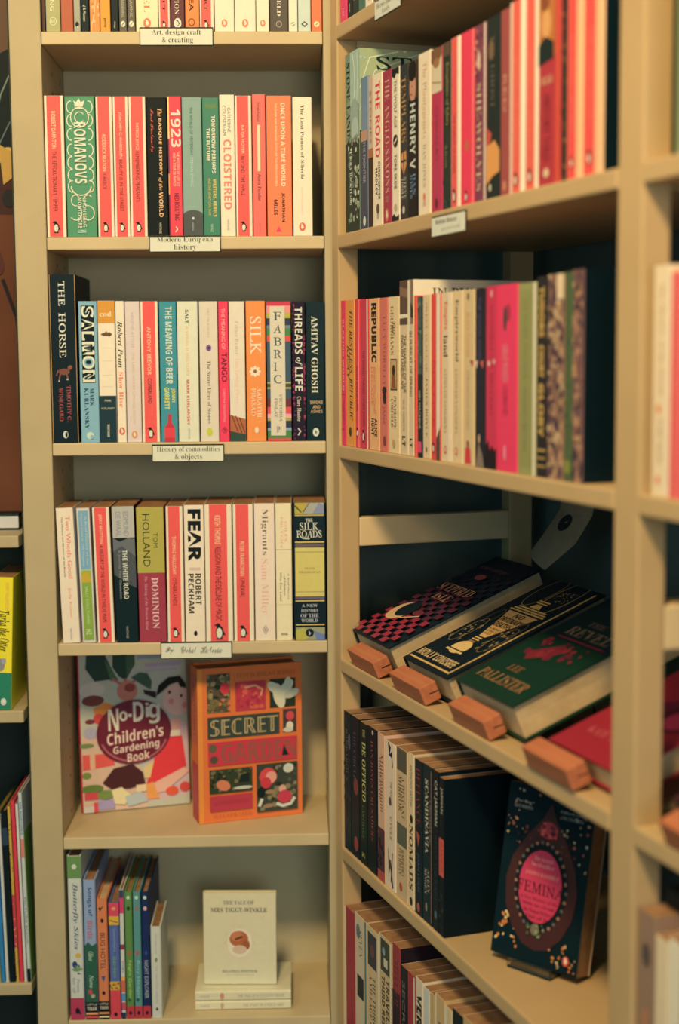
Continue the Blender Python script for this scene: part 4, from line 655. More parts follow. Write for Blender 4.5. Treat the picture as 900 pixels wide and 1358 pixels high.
Q3(685.4, 709.4, 374.5, '9a9150', 'wide olive green book with cream edge', [('r', .86, 1, 0, 1, 'f0dcb0'), ('r', .1, .8, .04, .96, '948b4c'), ('t', 'THE WOMEN WHO MADE', 's', .42, .08, .5, .22, '7a7440'), ('t', 'MODERN BRITAIN', 's', .42, .54, .88, .22, '7a7440')], fc='14262a')
Q3(710.2, 724.6, 366, '33262a', 'dark book with large gold lettering', [('t', 'TUDORS', 'bx', .45, .05, .30, .5, 'c89a48'), ('t', 'COURT', 'bx', .45, .34, .50, .5, 'c89a48'), ('t', 'GLORY', 'bx', .45, .53, .80, .5, 'c89a48'), ('r', .1, .9, .86, .87, 'c89a48'), ('r', .1, .9, .9, .91, 'b88a44'), ('r', .1, .9, .94, .95, 'b88a44')], fc='14202a')
Q3(725, 746, 363, '8a6248', 'brown tapestry-patterned book', [('speck', 0, 1, .0, 1, 160, .14, ['d8b07c', '3a2834', 'b88a5c', '5c3c40'], 17, 1.3), ('r', .55, 1, .0, .12, 'e6c08a')])
Q3(746.6, 756.6, 360, '4d5a34', 'narrow moss green book', [('r', .2, .8, .9, .96, '8a8a34'), ('speck', 0, 1, 0, 1, 24, .2, ['3c4a34', '5c6838'], 18)])
Q3(757.2, 771.2, 357, '6e4c44', 'brown and plum patterned book, nearest the post', [('speck', 0, 1, .0, 1, 110, .2, ['c8925c', '34263a', 'b07a58', '8a5a48'], 19, 1.3)], fc='051820', bc='0a1c24')

# ================================================================== right unit, shelf 4: books lying on wire stands behind wooden blocks
Z4 = ZB[3]
def slant(a_px, b_px, al, T, L, col, label, cover, fc, blk, blab, w0=.015, tmax=None, F=FB, pages=None, t_rng=None, lab2=None):
    if t_rng: t0, t1 = t_rng
    else: t0 = onW(F, *a_px, w0)[0]; t1 = onW(F, *b_px, w0)[0]
    if tmax: t1 = min(t1, tmax)
    ca, sa = math.cos(al), math.sin(al)
    n = Vector((0, 0, 1))*ca - F['w']*sa; e = F['w']*ca + Vector((0, 0, 1))*sa; y = F['u']
    p = W(F, t0, w0+T*sa, Z4+.0045)
    R = Matrix((n, y, e)).transposed().to_4x4()
    book(Matrix.Translation(p) @ R, T, t1-t0, L, col, label, (), cover, fc=fc, hard=True, group='books lying at a slant behind wooden blocks', pages=pages or PAPERW())
    # the stand: grooved block plus a bent wire that carries the back of the book
    s0, s1 = blk
    st = thing('book_stand', blab, 'book stand', Matrix.Translation(W(F, s0, w0+T*sa, Z4)) @ Matrix((F['u'], F['w'], Vector((0, 0, 1)))).transposed().to_4x4(), 'wooden block book stands')
    b = MB(); bl = s1-s0
    bm = bmesh.new(); bmesh.ops.create_cube(bm, size=1)
    e0, e1, n0, n1 = -.0275, -.0035, .012, .037
    for v in bm.verts: v.co = Vector((bl*(.5+v.co.x), (e0+e1)/2+v.co.y*(e1-e0), (n0+n1)/2+v.co.z*(n1-n0)))
    bmesh.ops.bevel(bm, geom=list(bm.edges), offset=.0016, segments=2, affect='EDGES', profile=.6)
    tf = lambda q: (q[0], q[1]*ca-q[2]*sa, q[1]*sa+q[2]*ca)
    bm.verts.index_update()
    b.poly([tf(v.co) for v in bm.verts], [[v.index for v in f.verts] for f in bm.faces], BLOCKW()); bm.free()
    b.poly([tf(q) for q in ((bl+.0002, e1-.001, .0225), (bl+.0002, e0+.010, .0235), (bl+.0002, e0+.010, .0250), (bl+.0002, e1-.001, .0240))], [(0, 1, 2, 3)], DARK())
    b.build('wooden_block', st)
    w_ = MB(); rr = .0011
    for q in (bl*.25, bl*.75):
        k = 0.0
        pts = [tf((q, e1-.002, .016)), (q, e1*ca+.003, .0016), (q, .02, .0016), tf((q, .03, .0020)), tf((q, L*.62, .0020)), (q, L*.62*ca+.012, .0016)]
        w_.tube(pts, rr, ink('14181a'))
    w_.build('wire_rest', st)
al1 = math.radians(22.5)
DKC = '14222c'
checks = [('r', 0, 1, 0, 1, '1c2430')]
for j in range(22):
    for i in range(9):
        if (i+j) % 2 == 0:
            c = '9a2c3c' if j > 15 else ('562434' if j > 8 else '2a2030')
            checks.append(('r', i/9, (i+1)/9, j/22, (j+1)/22, c))
checks += [('h', 'SCEPTRED', 'R', .14, .86, .375, .455, 'c88a5c'), ('h', 'ISLE', 'R', .34, .68, .48, .545, 'c88a5c'), ('e', .5, .25, .1, .5, '8a3a3c'), ('h', 'A NEW HISTORY', 's', .2, .8, .14, .17, '6a4a44'), ('e', .30, .73, .18, .95, 'd8a86c'), ('e', .36, .70, .15, .95, '1a2228'), ('line', [(.3, .80), (.5, .78), (.72, .72)], .02, 'd8a86c'), ('e', .62, .70, .10, .5, '6a2c34')]
slant((467, 837), (515, 860), al1, .042, .250, '1a222a', 'dark red and black chequered book lying at a slant, first from left', checks, '1a222a', (.048, .152), 'first wooden block book stand, below the chequered book')
GD = 'd8a85c'
nodr = [('r', .90, .925, .03, .97, GD), ('r', .05, .925, .955, .968, GD), ('poly', [(.22, .36), (.78, .36), (.66, .50), (.56, .63), (.44, .63), (.34, .50)], 'd8a05a'),
        ('r', .18, .82, .335, .347, GD), ('r', .2, .8, .315, .327, GD), ('r', .24, .76, .295, .307, GD), ('h', 'NO', 'b', .42, .60, .37, .41, '1c2024'), ('h', 'ORDINARY', 'b', .28, .72, .42, .465, '1c2024'), ('h', 'DEATHS', 'b', .35, .66, .475, .52, '1c2024'), ('h', 'A PEOPLE\'S', 's', .40, .62, .535, .555, '5a3c1c'), ('h', 'HISTORY OF', 's', .41, .6, .562, .58, '5a3c1c'), ('h', 'MORTALITY', 's', .43, .57, .588, .605, '5a3c1c'),
        ('r', .43, .57, .645, .655, GD), ('r', .43, .57, .665, .675, GD), ('r', .44, .56, .685, .72, '8a6a3c'), ('e', .5, .765, .14, .75, 'e0b468'), ('r', .3, .7, .79, .80, '12202a'), ('r', .34, .66, .80, .815, 'e0b468'),
        ('poly', [(.4, .29), (.6, .29), (.55, .25), (.45, .25)], GD), ('r', .4, .6, .23, .24, GD), ('r', .4, .6, .21, .22, GD), ('ring', .62, .13, .17, 2.0, .008, GD), ('ring', .28, .13, .14, 1.9, .008, 'a8844c'),
        ('ring', .2, .62, .09, 2.4, .01, '7a6440'), ('ring', .8, .62, .09, 2.4, .01, '7a6440'), ('ring', .2, .45, .06, 2, .01, '6a5838'), ('ring', .8, .5, .06, 2, .01, '6a5838'), ('speck', .1, .32, .52, .74, 24, .02, ['8a6e44'], 41), ('speck', .68, .88, .52, .74, 24, .02, ['8a6e44'], 42), ('speck', .5, .75, .08, .2, 40, .008, ['c89c5c'], 43),
        ('h', 'MOLLY', 'b', .10, .42, .875, .935, 'd8b070'), ('h', 'CONISBEE', 'b', .45, .86, .875, .935, 'd8b070')]
slant((548, 878), (603, 908), math.radians(22.5), .040, .240, '101c26', 'black book with gold urn design lying at a slant, second from left', nodr, '101c26', (.215, .320), 'second wooden block book stand, below the gold urn book', t_rng=(.205, .352))
green = [('r', 0, 1, 0, .45, '14252a'), ('poly', [(0, .45), (1, .45), (1, .6), (0, .7)], '163026'), ('h', 'LEE', 'B', .30, .50, .74, .79, '8a5a34'), ('h', 'PALLISTER', 'B', .10, .86, .83, .91, '98683a'), ('poly', [(.2, .62), (.45, .48), (.6, .52), (.5, .60), (.3, .68)], '7a2430'), ('speck', .15, .8, .46, .64, 26, .04, ['8a2834', '6a2030'], 44), ('h', 'THE', 'B', .3, .55, .25, .29, '6a5444'), ('h', 'REVEL', 'B', .2, .85, .32, .40, '7a6448'), ('line', [(.2, .43), (.9, .43)], .02, '7a2430')]
slant((617, 905), (685, 938), math.radians(22), .046, .235, '1c3a34', 'dark green book with red blotches lying at a slant, third from left', green, '173228', (.405, .505), 'third wooden block book stand, below the dark green book', t_rng=(.378, .535))
redc = [('poly', [(.3, .5), (.8, .3), (.9, .6), (.6, .7)], '6a1c30'), ('e', .7, .55, .2, .9, '541828'), ('e', .72, .56, .13, .9, 'b8324a'), ('h', 'KATE', 'R', .18, .42, .80, .85, 'c8605c'), ('h', 'JACKSON', 'R', .46, .90, .80, .85, 'c8605c'), ('h', 'A HISTORY', 's', .2, .7, .68, .72, 'b04a54')]
slant(None, None, math.radians(21), .030, .225, '96222c', 'crimson book lying at a slant beside the near post', redc, '9c2430', (.615, .715), 'fourth wooden block book stand, below the crimson book, beside near post', t_rng=(.622, .775))
slant(None, None, math.radians(22), .036, .225, '3c1a24', 'dark red patterned book lying at a slant beyond the near post', [('speck', 0, 1, 0, 1, 80, .06, ['6a2430', '241a20', '8a3038'], 46)], '4a1c28', (.885, .985), 'wooden block book stand at the right edge, beyond the near post', t_rng=(.868, 1.01), F=FB)
# curled paper tag at the back of that shelf
tg = MB(); ptsL = [(746, 640), (742, 676), (722, 706), (702, 733)]; ptsR = [(792, 640), (785, 684), (762, 722), (722, 756)]
ww_ = [.285, .283, .272, .262]
rows = []
for (l, r, q) in zip(ptsL, ptsR, ww_):
    A_ = Vector(W(FB, *onW(FB, *l, q))); B_ = Vector(W(FB, *onW(FB, *r, q-.018))); rows.append((A_, B_))
fine = []
for i in range(len(rows)-1):
    for k in range(5):
        f = k/5; fine.append((rows[i][0].lerp(rows[i+1][0], f), rows[i][1].lerp(rows[i+1][1], f)))
fine.append(rows[-1])
base_p = rows[-1][1].copy()
NC = 8; Vt = []
for A_, B_ in fine:
    nrm = (B_-A_).cross(Vector((0, 0, 1))).normalized()
    for s in range(NC+1): Vt.append(A_.lerp(B_, s/NC)+nrm*.004*math.sin(math.pi*s/NC)-base_p)
nb = len(Vt); th = FB['w']*.0006
Ft = [(i*(NC+1)+s, i*(NC+1)+s+1, (i+1)*(NC+1)+s+1, (i+1)*(NC+1)+s) for i in range(len(fine)-1) for s in range(NC)]
TP = procedural('grey_card', (.30, .25, .20), (.36, .31, .25), 30, .8)
tg.poly(Vt, Ft, TP); tg.poly([v+th for v in Vt], [tuple(reversed(f)) for f in Ft], TP)
def onstrip(i, s): 
    i0 = min(int(i), len(fine)-2); A_, B_ = fine[i0][0].lerp(fine[i0+1][0], i-i0), fine[i0][1].lerp(fine[i0+1][1], i-i0)
    nrm = (B_-A_).cross(Vector((0, 0, 1))).normalized()
    return A_.lerp(B_, s)+nrm*(.004*math.sin(math.pi*s)) - FB['w']*.0004 - base_p
tg.poly([onstrip(7+1.6*math.sin(k*math.pi/8), .45+.18*math.cos(k*math.pi/8)) for k in range(16)], [tuple(range(16))], ink('1c262a'))
for i in (9.6, 10.4, 11.2, 12.0): tg.poly([onstrip(i, .2), onstrip(i, .78), onstrip(i+.25, .78), onstrip(i+.25, .2)], [(0, 1, 2, 3)], ink('8a7c64'))
o = tg.build('paper_tag'); o.location = base_p
tag(o, 'curled grey paper tag with dark hole behind the chequered slanting book', 'tag')

# ================================================================== right unit, shelf 5
Q5 = Row(FB, ZB[4], 'right unit, fifth shelf', 'books on the fifth shelf of the right unit', d=.132)
Q5(453, 465.8, 944, '16262c', 'black book leftmost with mottled cover edge', [('speck', 0, 1, 0, .95, 30, .14, ['24343a', '3a3030', '1a2228'], 51), ('t', 'BARBAROUS', 'R', .45, .12, .5, .36, '5a5048'), ('e', .9, .2, .25, 1.6, '4a5458')])
Q5(466.2, 476.8, 951, '131f26', 'black book with small red spots', [('e', .6, .49, .3, 1.3, '7a3a34'), ('e', .6, .90, .26, 1.3, '9a3c3c'), ('t', 'THE CIRCLE', 'R', .45, .1, .45, .3, '4a5458')])
Q5(477.4, 487, 959, '12211f', 'black book with yellow capitals', [('t', 'THE', 'R', .6, .04, .1, .34, 'c0b060'), ('t', 'DE OFFICIO', 'B', .6, .13, .55, .5, 'c8bc66'), ('t', 'CARTHAGE', 'R', .5, .58, .82, .3, '4c7a4c'), ('t', 'HZ', 'b', .5, .92, .95, .4, 'c0b060')])
Q5(487.6, 500, 965, '0f1a22', 'dark navy book with dim red lettering', [('t', 'DAN JONES CRUSADERS', 'R', .5, .09, .78, .28, '9a4a44'), ('e', .6, .03, .1, 1, 'b8a88a')])
Q5(501, 510.4, 973, 'dba87a', 'tan book with red photo at its foot', [('t', 'Millennium', 'R', .62, .13, .53, .44, '8a5444'), ('t', 'TOM HOLLAND', 'R', .3, .16, .45, .3, '8a5444'), ('r', 0, 1, .64, 1, '4a2a30'), ('speck', 0, 1, .66, 1, 24, .2, ['7a2c34', '2c2028'], 53), ('r', 0, 1, .93, 1, 'b84a40')], fc='d8a884')
Q5(511, 524, 984, 'e9c697', 'cream book with inky brush strokes', [('poly', [(.3, 0), (.6, .03), (.5, .08), (.75, .05), (.7, .1), (.4, .09)], '22262a'), ('line', [(.7, .08), (.8, .16)], .06, '22262a'), ('t', 'THE PLAGUE', 's', .62, .26, .42, .22, '8a7458'), ('e', .5, .40, .13, 1.3, '5a4c3c'), ('t', 'CYCLE', 's', .6, .5, .66, .22, '8a7458'), ('poly', [(.3, .72), (.5, .85), (.35, .92)], '3a2c28'), ('line', [(.5, .8), (.8, .98)], .09, '2a2626'), ('line', [(.75, .74), (.6, .95)], .07, '5a2c2c'), ('r', .88, 1, 0, 1, 'f2ddb4')])
Q5(525.4, 540.8, 993, 'd2aa74', 'tan book with two grey green patches', [('r', .08, .92, .01, .15, '54503c'), ('r', .05, .95, .0, .008, '5a4830'), ('t', 'A DISTANT', 'R', .62, .18, .46, .26, '6a5434'), ('t', 'MIRROR', 'R', .36, .18, .42, .26, '6a5434'), ('r', .08, .92, .50, .64, '5a5c44'), ('t', 'BARBARA', 'R', .6, .66, .84, .22, '7a6440'), ('t', 'TUCHMAN', 'R', .34, .66, .84, .22, '7a6440'), ('e', .4, .92, .12, 1.2, 'c04a3c')])
Q5(541.4, 549, 999, 'e4bf86', 'narrow cream book lettered NOMADS', [('t', 'ANTHONY SATTIN', 's', .5, .07, .34, .4, '7a6238'), ('e', .55, .42, .26, 1.2, '3a2c20'), ('t', 'NOMADS', 'B', .5, .46, .88, .66, '54341c'), ('e', .5, .955, .24, 1.3, '3a2c20')])
Q5(549.6, 560.2, 1008, '15222a', 'black book with dark red capitals', [('t', 'DEFIANCE', 'R', .5, .05, .42, .46, '8a3434'), ('poly', [(.2, .46), (.7, .48), (.5, .56)], 'b05040'), ('t', 'JOAN LOUIS', 's', .5, .6, .85, .34, '5a6468'), ('e', .5, .95, .2, 1.2, 'b05a4c')])
Q5(560.6, 572.8, 1015, '122a30', 'dark teal book lettered SCANDINAVIA', [('t', 'SCANDINAVIA', 'B', .42, .09, .56, .34, 'd6bd8c'), ('t', 'A HISTORY OF', 'R', .78, .2, .48, .2, '8a7a5c'), ('t', 'STEIN', 'R', .62, .66, .80, .24, 'c8b08a'), ('t', 'RINGEN', 'R', .32, .66, .82, .24, 'c8b08a'), ('r', .93, 1, .02, .98, 'b06a50'), ('e', .4, .9, .1, 2, 'a08a64')])
Q5(573.6, 581.4, 1022, '101c24', 'black book with cream name in capitals', [('t', 'CAT JARMAN', 's', .5, .06, .34, .55, 'd8c8a0'), ('e', .5, .9, .2, 1.6, '4a6468'), ('t', 'AFTER THE RAIN', 's', .5, .4, .8, .3, '2c3c44')])
Q5(581.8, 588.6, 1032, '0c171e', 'thick-covered black book with red patch, end of the row', [('t', 'JARMAN', 's', .5, .06, .22, .55, 'd0c098'), ('r', 0, 1, .38, .62, 'd85a4a'), ('t', 'RIVER', 's', .5, .4, .6, .5, 'b8443c'), ('speck', 0, 1, .68, .97, 14, .2, ['3a3034', '24282c'], 57)], fc='08161d', d=.138)
# face-out book on a small clear stand
a = onZ(FB, 649.5, 1266, ZB[4]+.004); b_ = onZ(FB, 764, 1305, ZB[4]+.004)
fem = [('speck', .04, .40, .02, .16, 14, .014, ['c89a5c', 'b85a44', 'd8c08a'], 61), ('speck', .62, .97, .10, .42, 26, .014, ['c89a5c', 'b85a44', 'd8c08a'], 62), ('speck', .03, .22, .18, .34, 12, .016, ['c86a44', 'd8a05c'], 66), ('speck', .03, .30, .74, .97, 20, .022, ['d87a3c', 'e8b870'], 63), ('speck', .62, .97, .82, .98, 24, .016, ['d87a3c', 'c8a068'], 64),
       ('poly', [(.52, .07), (.60, .17), (.74, .28), (.86, .42), (.91, .55), (.88, .70), (.78, .82), (.64, .90), (.5, .92), (.36, .90), (.22, .82), (.12, .70), (.09, .55), (.14, .42), (.28, .28), (.44, .17)], '45211f'),
       ('speck', .16, .84, .22, .36, 30, .02, ['6e3a30', '40242a'], 65), ('e', .52, .23, .10, .8, 'a83a40'), ('speck', .43, .61, .19, .27, 14, .025, ['d85048', '6a2430'], 67), ('e', .5, .555, .30, 1.36, '1c2026')]
for k in range(30):
    t_ = k*2*math.pi/30; fem.append(('e', .5+.285*math.cos(t_), .555+.285*1.36*.652*math.sin(t_), .017, 1, 'a0704c' if k % 2 else '6a5a4c'))
fem += [('e', .5, .555, .245, 1.40, 'd03a54', 0, 36), ('h', 'FEMINA', 'L', .24, .77, .535, .60, '4a1420'), ('h', 'JANINA RAMIREZ', 'R', .32, .70, .475, .50, 'f09a7a'), ('h', 'The instant', 'R', .40, .62, .385, .41, 'f09a8a'), ('h', 'bestseller', 'R', .38, .64, .42, .445, 'f09a8a')]
for k, ln in enumerate(('A New History of the', 'Middle Ages, through', 'the Women Written', 'Out of It')):
    fem.append(('h', ln, 'R', .29+.03*k, .72-.03*k, .62+k*.033, .643+k*.033, '6a1c2c'))
fem += [('e', .5, .80, .05, 1.1, '7a6a4c'), ('speck', .4, .6, .76, .84, 10, .02, ['8a9a5c', '4a5a3c'], 68), ('h', 'Dazzling', 'R', .12, .30, .085, .105, 'b8a888'), ('h', 'ALICE ROBERTS', 'R', .10, .32, .115, .135, 'b8a888'), ('h', 'Brilliantly written', 'R', .64, .92, .095, .115, 'b8a888'), ('h', 'THE OBSERVER', 'R', .66, .9, .125, .145, 'b8a888'), ('peng', .88, .92, .035, 'd8583c')]
h_f = .205; lean_f = math.radians(11)
faceout(a, b_, ZB[4]+.004, FB, .027, h_f, lean_f, '0d1e25', 'dark blue book with crimson oval lettered FEMINA, leaning face out', fem, name='paperback_book', group='books on the fifth shelf of the right unit')
acr = bpy.data.materials.new('clear_acrylic'); acr.use_nodes = True
bs = acr.node_tree.nodes['Principled BSDF']; bs.inputs['Base Color'].default_value = (.9, .95, .95, 1); bs.inputs['Transmission Weight'].default_value = 1; bs.inputs['Roughness'].default_value = .08; bs.inputs['IOR'].default_value = 1.45
du, dw = b_[0]-a[0], b_[1]-a[1]; yw = math.atan2(dw, du); wd = math.hypot(du, dw)
st = thing('display_stand', 'small clear plastic stand under the dark FEMINA book', 'display stand', Matrix.Translation(W(FB, a[0], a[1], ZB[4])) @ Euler((0, 0, FB['yaw']+yw)).to_matrix().to_4x4())
b = MB(); b.bbox(wd*.25, wd*.75, -.008, .062, .0004, .0030, acr, .0006); b.build('base', st)
b = MB(); b.bbox(wd*.25, wd*.75, -.008, -.0056, .0032, .012, acr, .0006); b.build('lip', st)
b = MB(); 
b.poly([(wd*.3, .034, .003), (wd*.7, .034, .003), (wd*.7, .036, .003), (wd*.3, .036, .003), (wd*.35, .058, .12), (wd*.65, .058, .12), (wd*.65, .060, .12), (wd*.35, .060, .12)], [(3, 2, 1, 0), (4, 5, 6, 7), (0, 1, 5, 4), (1, 2, 6, 5), (2, 3, 7, 6), (3, 0, 4, 7)], acr); b.build('back_rest', st)

# ================================================================== right unit, lowest shelf
Q6 = Row(FB, ZB[5], 'right unit, lowest visible shelf', 'books on the lowest visible shelf of the right unit')
def q6(xa, xb, yt, col, label, sp_=(), **k):
    # here the feet are out of frame, so the spines are placed by their tops
    zt = onW(FB, (xa+xb)/2, yt, .003)[2]
    u0 = onW(FB, xa, yt, .003)[0]; u1 = onW(FB, xb, yt, .003)[0]
    book(mat_at(FB, u0, .003, ZB[5]+.0005), u1-u0-.0004, k.pop('d', .13), zt-ZB[5]-.0008, col, label+', '+Q6.where, sp_, group=Q6.group, **k)
q6(457, 469.6, 1206, 'a82c38', 'crimson book with cream left edge', [('r', 0, .12, 0, 1, 'f0d8a8')])
q6(470.2, 485.6, 1216, 'ddbb88', 'cream book with black patches', [('t', 'SEVEN', 'R', .5, .1, .3, .3, '7a7058'), ('r', .2, .75, .44, .60, '20262a'), ('r', .85, 1, 0, 1, '5a7a6c'), ('e', .3, .12, .16, 1.4, '5a7068')])
q6(486.2, 501, 1232, 'd8b27a', 'tan book with a small dark picture near top', [('r', .1, .88, .04, .28, '2c2a34'), ('e', .5, .16, .18, 1.2, '6a3a3c'), ('t', 'A VILLAGE IN', 'R', .36, .34, .75, .22, '5a4830'), ('t', 'THE THIRD', 'R', .66, .34, .7, .22, '5a4830')])
q6(502, 519, 1244, 'd3ad73', 'tan book with chequered strip, wide black lettering', [('r', 0, .1, 0, 1, 'f0dab0'), ('r', .16, .85, .02, .24, '3a3a34'), ('e', .4, .1, .12, 1, '7a9a8a'), ('r', .4, .7, .14, .2, 'd8c090'), ('t', 'TRAVELLERS', 'b', .7, .27, .75, .26, '4a3a28'), ('t', 'THIRD REICH', 'b', .36, .27, .7, .22, '4a3a28'), ('r', .9, 1, 0, 1, 'efd6a8')])
q6(520, 530, 1254, '9a3038', 'maroon and red book with dark foot', [('r', 0, 1, .3, .9, '34202c'), ('t', 'HITLER', 'R', .5, .1, .4, .4, '6a2030')], fc='2c1c22')
q6(530.6, 539.6, 1283, '141c22', 'low black book', [('t', 'SECRETS', 's', .5, .1, .6, .4, '7a7460')], d=.12)
q6(540.2, 550, 1292, 'a82e38', 'low red book with cream edge', [('r', .84, 1, 0, 1, 'f0d6a4')], d=.12)
q6(550.6, 560.6, 1299, 'e4c596', 'cream book with bold black capitals', [('t', 'VERTIGO', 'bx', .5, .1, .6, .66, '25241f')])
q6(561.2, 569, 1311, 'ece0c8', 'narrow white book')
q6(569.6, 576.4, 1318, 'cfa568', 'narrow tan book')
q6(577, 589, 1322, 'd0a566', 'ochre book with cream left edge', [('r', 0, .14, 0, 1, 'f0dcb0'), ('t', 'EUROPE', 'R', .5, .15, .7, .3, '8a6a3c')])
q6(589.6, 599, 1337, 'dcbb80', 'pale tan book with cream left edge', [('r', 0, .25, 0, 1, 'f2e0b8')])
q6(599.6, 613, 1343, '1a2226', 'black book with grey lettering', [('t', 'BERLIN', 'R', .5, .1, .5, .4, '8a8474')])
q6(613.6, 632, 1355, 'c89c5c', 'tan book cut by the bottom of the frame')

# ================================================================== bay beyond the near post
P2 = Row(FB, ZB[1], 'beyond near post, second shelf', 'books beyond the near post')
P2(893, 915, .19, '8a8a54', 'olive book at right edge', [('r', 0, .12, 0, 1, '2c2a24')])
P3 = Row(FB, ZB[2], 'beyond near post, third shelf', 'books beyond the near post')
P3(862.5, 884.5, .205, 'ecc891', 'cream book with brown lettering and orange dots', [('t', 'The History of the World', 'R', .5, .08, .56, .3, 'a8784c'), ('e', .4, .62, .12, 1.4, 'e07a44'), ('t', 'Told Again', 'R', .5, .66, .86, .3, 'a8784c'), ('e', .4, .93, .1, 1.4, 'e0603c'), ('r', .85, 1, 0, 1, 'f4e0b4')])
P3(885.5, 892, .198, 'e0404c', 'narrow red book', [('r', .8, 1, 0, 1, 'f2d0a0')])
P3(892.6, 915, .198, 'f24a50', 'wide red book at right edge', [('r', .3, .4, 0, 1, 'f0a080')])
P5 = Row(FB, ZB[4], 'beyond near post, fifth shelf', 'books beyond the near post')
tt = D0+.004
for i, (tw, h_, c, lb, sp_) in enumerate(((.030, .205, '9a7454', 'brown mottled book beside the post', [('e', .5, .2, .25, 1.6, '5a4a3c'), ('e', .5, .5, .2, 1.6, 'b8784c')]), (.022, .19, 'e6c48c', 'first cream book', []), (.026, .196, 'efd6a4', 'second cream book, paler and taller', [('r', .8, 1, 0, 1, 'b89a6c')]), (.03, .19, 'dcb57c', 'tan book', [('e', .5, .4, .1, 1.4, 'c85a3c')]), (.03, .195, 'e8cc98', 'cream book cut by right edge', []))):
    book(mat_at(FB, tt, .004, ZB[4]+.0005), tw, .14, h_, c, lb+', '+P5.where, sp_, group=P5.group); tt += tw+.0008
M = Matrix.Translation(W(FB, D0+.01, .03, ZB[4]+.2068)) @ Euler((0, 0, FB['yaw'])).to_matrix().to_4x4() @ Matrix(((0, 0, -1, .19), (0, 1, 0, 0), (1, 0, 0, 0), (0, 0, 0, 1)))
book(M, .018, .13, .19, '0d181c', 'black book lying flat on cream books beyond the near post', group='books beyond the near post')

# ================================================================== left edge bookcase contents
RC1 = dict(group='books at the left edge')
u1 = -.066
M = mat_at(FA, u1-.036, .004, ZC[2]+.0022, lean=math.radians(2.6))
book(M, .030, .13, .199, 'f0d22c', 'yellow and green book lettered Tarka, leaning right at the left edge', [('r', 0, 1, .72, 1, '2a7a54'), ('t', 'HENRY WILLIAMSON', 's', .72, .04, .24, .18, 'e8a04c'), ('t', 'Tarka the Otter', 'BI', .60, .25, .56, .5, '2a2620'), ('e', .45, .66, .2, 1.6, '8a8478'), ('e', .6, .63, .12, 1.3, 'a09a8c'), ('peng', .62, .94, .14, 'e8e0c8')], **RC1)
xs = ((-9, -2.5, '4a5a68', 1110, 'slate grey picture book at frame edge'), (-2, 1.2, 'c8a848', 1090, 'thin ochre picture book'), (1.5, 7.3, '2f7898', 1100, 'blue picture book'), (8, 12.3, 'd8d0bc', 1086, 'thin white picture book'), (12.8, 21, '141c22', 1075, 'black picture book'), (21.6, 25.8, 'c89a3c', 1069, 'thin yellow and red patterned picture book'), (26.4, 31.8, 'd83a48', 1061, 'bright red picture book'), (32.3, 36.2, 'd8ccac', 1066, 'thin cream picture book'), (36.8, 41.8, 'dcd8cc', 1051, 'white picture book with blue lettering'), (42.2, 44.6, '7a9a44', 1104, 'thin green picture book, rightmost'))
PC = Row(FA, ZC[3], 'on the left edge\'s lower shelf', 'picture books at the left edge', w=.006, d=.185)
for x0, x1, c, yt, lb in xs:
    sp_ = []
    if c == 'dcd8cc': sp_ = [('t', 'MR NORTON\'S', 'b', .5, .05, .22, .6, '3a6a8a'), ('r', 0, 1, .24, .34, 'd87a6a'), ('t', 'PICTURE BOOK', 's', .5, .55, .8, .5, '5a5a6a')]
    if c == 'c89a3c': sp_ = [('speck', 0, 1, .05, .45, 20, .25, ['8a6a2c', '3a3428'], 71), ('r', 0, 1, .5, .8, 'c83c44'), ('speck', 0, 1, .5, 1, 26, .25, ['2c4468', 'e0b45c'], 72)]
    if c == '141c22': sp_ = [('r', 0, 1, .1, .2, '2c3c44')]
    if c in ('7a9a44', 'dcd8cc'): sp_ += [('r', 0, 1, .93, 1, '1c1c20')]
    PC(x0, x1, yt, c, lb, sp_, lean=-1.25, name='picture_book', hard=True)
# flat pale book and a botanical print above
M = Matrix.Translation(W(FA, -.30, .070, ZC[1]+.0006)) @ Euler((0, 0, FA['yaw'])).to_matrix().to_4x4() @ Matrix(((0, 0, -1, .235), (0, 1, 0, 0), (1, 0, 0, 0), (0, 0, 0, 1)))
book(M, .024, .12, .235, '20282c', 'pale grey book lying flat under the botanical print at the left edge', [('r', .12, .86, 0, 1, 'c8bca4')], hard=True, group='books at the left edge')
fr = thing('framed_print', 'framed reddish brown botanical print with black leaves at the left edge', 'picture', mat_at(FA, -.33, .10, ZC[1]+.0252))
b = MB(); Wp, Hp = .274, .80
prm = procedural('print_ground', (.10, .035, .022), (.16, .06, .04), 5, .7)
b.bbox(0, Wp, 0, .012, 0, Hp, prm, .001)
lv = [('r', 0, 1, 0, .155, '583a26'), ('r', 0, 1, .155, .36, '2c2a20'), ('r', 0, 1, .36, .44, '40241e')]
rnd = random.Random(5)
for k in range(16):
    sx = .80+.2*rnd.random(); vy = .17+.15*rnd.random()
    lv.append(('e', sx, vy, .06, 2.6, '0e1c22', rnd.uniform(-1.2, .3)))
lv += [('line', [(.84, .32), (.92, .22), (.99, .17)], .008, '6a7a64'), ('line', [(.86, .34), (.95, .28), (1, .25)], .006, '5a6a5c'), ('e', .95, .335, .05, 1.1, 'c89a48'), ('poly', [(.9, .31), (.99, .33), (.98, .37), (.92, .385)], 'b88a3c'), ('e', .95, .41, .04, 1.2, '2a2226'), ('line', [(.9, .56), (.97, .63), (.98, .66)], .02, '241a20'), ('e', .85, .52, .05, 2, '4a1e1a', .4)]
b.art(Art(Wp, Hp).draw(lv), lambda x, y, o: (x, -o, y)); b.build('print', fr)
b = MB(); fm = ink('3a2418')
b.bbox(-.010, Wp+.0, -.002, .014, Hp+.0005, Hp+.012, fm, .001); b.bbox(-.012, -.0005, -.002, .014, 0, Hp, fm, .001); b.build('frame', fr)

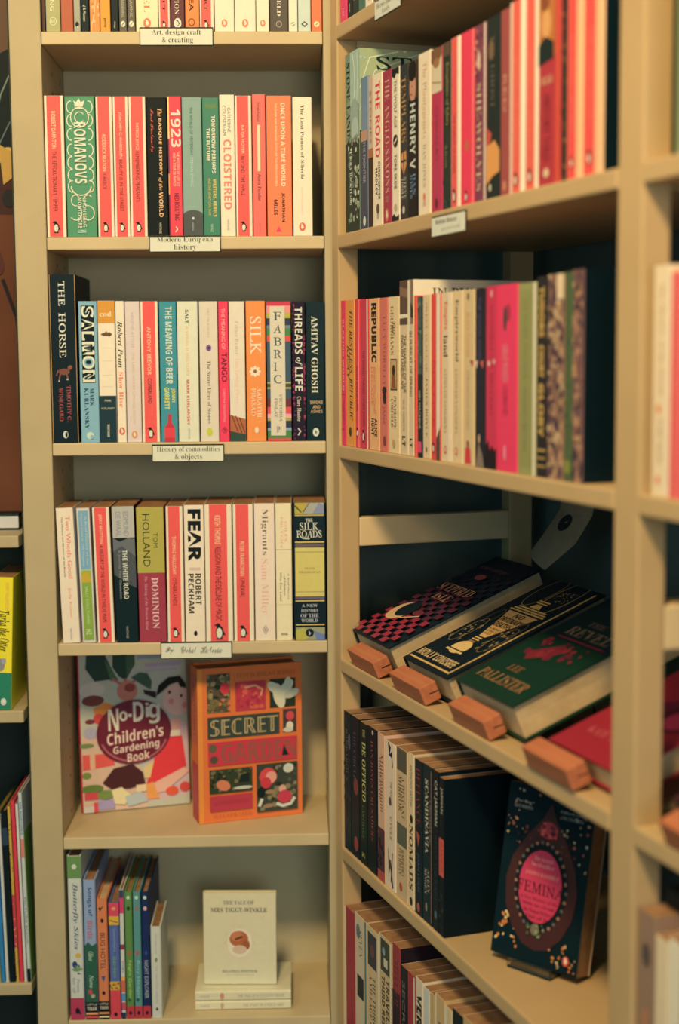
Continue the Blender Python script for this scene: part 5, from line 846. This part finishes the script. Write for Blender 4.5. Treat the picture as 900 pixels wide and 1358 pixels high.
# ================================================================== paper shelf labels in dark holders
def shelf_label(F, x0, x1, y0, y1, lines, label, w=-.0035, hand=False, skew=0):
    a = onW(F, x0, (y0+y1)/2, w); c = onW(F, x1, (y0+y1)/2, w)
    zt_ = onW(F, x0, y0, w)[2]; zb = onW(F, x0, y1, w)[2]
    wd, hg = c[0]-a[0], zt_-zb
    root = thing('shelf_label', label, 'label', mat_at(F, a[0], w, zb), 'paper shelf labels')
    b = MB(); b.bbox(-.0012, wd+.0012, .0006, .0022, -.0012, hg+.0022, ink('1c2424', .3), .0004); b.build('holder', root)
    b = MB(); b.bbox(0, wd, -.0002, .0005, 0, hg, ink('e9dcb8', .6), .0001)
    b.art(Art(wd, hg).draw(lines), lambda x, y, o: (x, -.0002-o, y)); b.build('card', root)
shelf_label(FA, 186, 281.5, 38, 59.5, [('h', 'Art, design craft', 'R', .16, .84, .06, .46, '3a342c'), ('h', '& creating', 'R', .30, .73, .52, .96, '3a342c')], 'paper label reading Art, design craft and creating, on the top shelf edge')
shelf_label(FA, 199, 291.5, 314.5, 333.5, [('h', 'Modern European', 'R', .10, .90, .0, .42, '3a342c'), ('h', 'history', 'R', .34, .66, .50, .98, '3a342c')], 'paper label reading Modern European history on a shelf edge')
shelf_label(FA, 202.5, 296, 591.5, 612, [('h', 'History of commodities', 'R', .06, .95, .05, .46, '3a342c'), ('h', '& objects', 'R', .31, .70, .52, .97, '3a342c')], 'paper label reading History of commodities and objects on a shelf edge')
shelf_label(FA, 214, 306.5, 853.5, 873, [('h', 'By', 'S', .06, .17, .25, .75, '6a6250'), ('h', 'Global', 'S', .28, .50, .22, .68, '8a8268'), ('h', 'Histories', 'S', .56, .88, .22, .70, '8a8268')], 'handwritten paper label on the edge of the fourth shelf')
shelf_label(FB, 497, 530, 4, 27, [('h', 'Heroes and their', 'R', .08, .92, .15, .45, '5a5040'), ('h', 'lands', 'R', .3, .6, .55, .85, '8a7c60')], 'small paper label at the top of the picture, right unit')
shelf_label(FB, 572.5, 616, 290, 314, [('h', 'British History', 'B', .12, .78, .14, .45, '5a5040'), ('h', 'general', 'R', .3, .86, .58, .82, 'a8987a')], 'blurred paper label under the second shelf of the right unit')
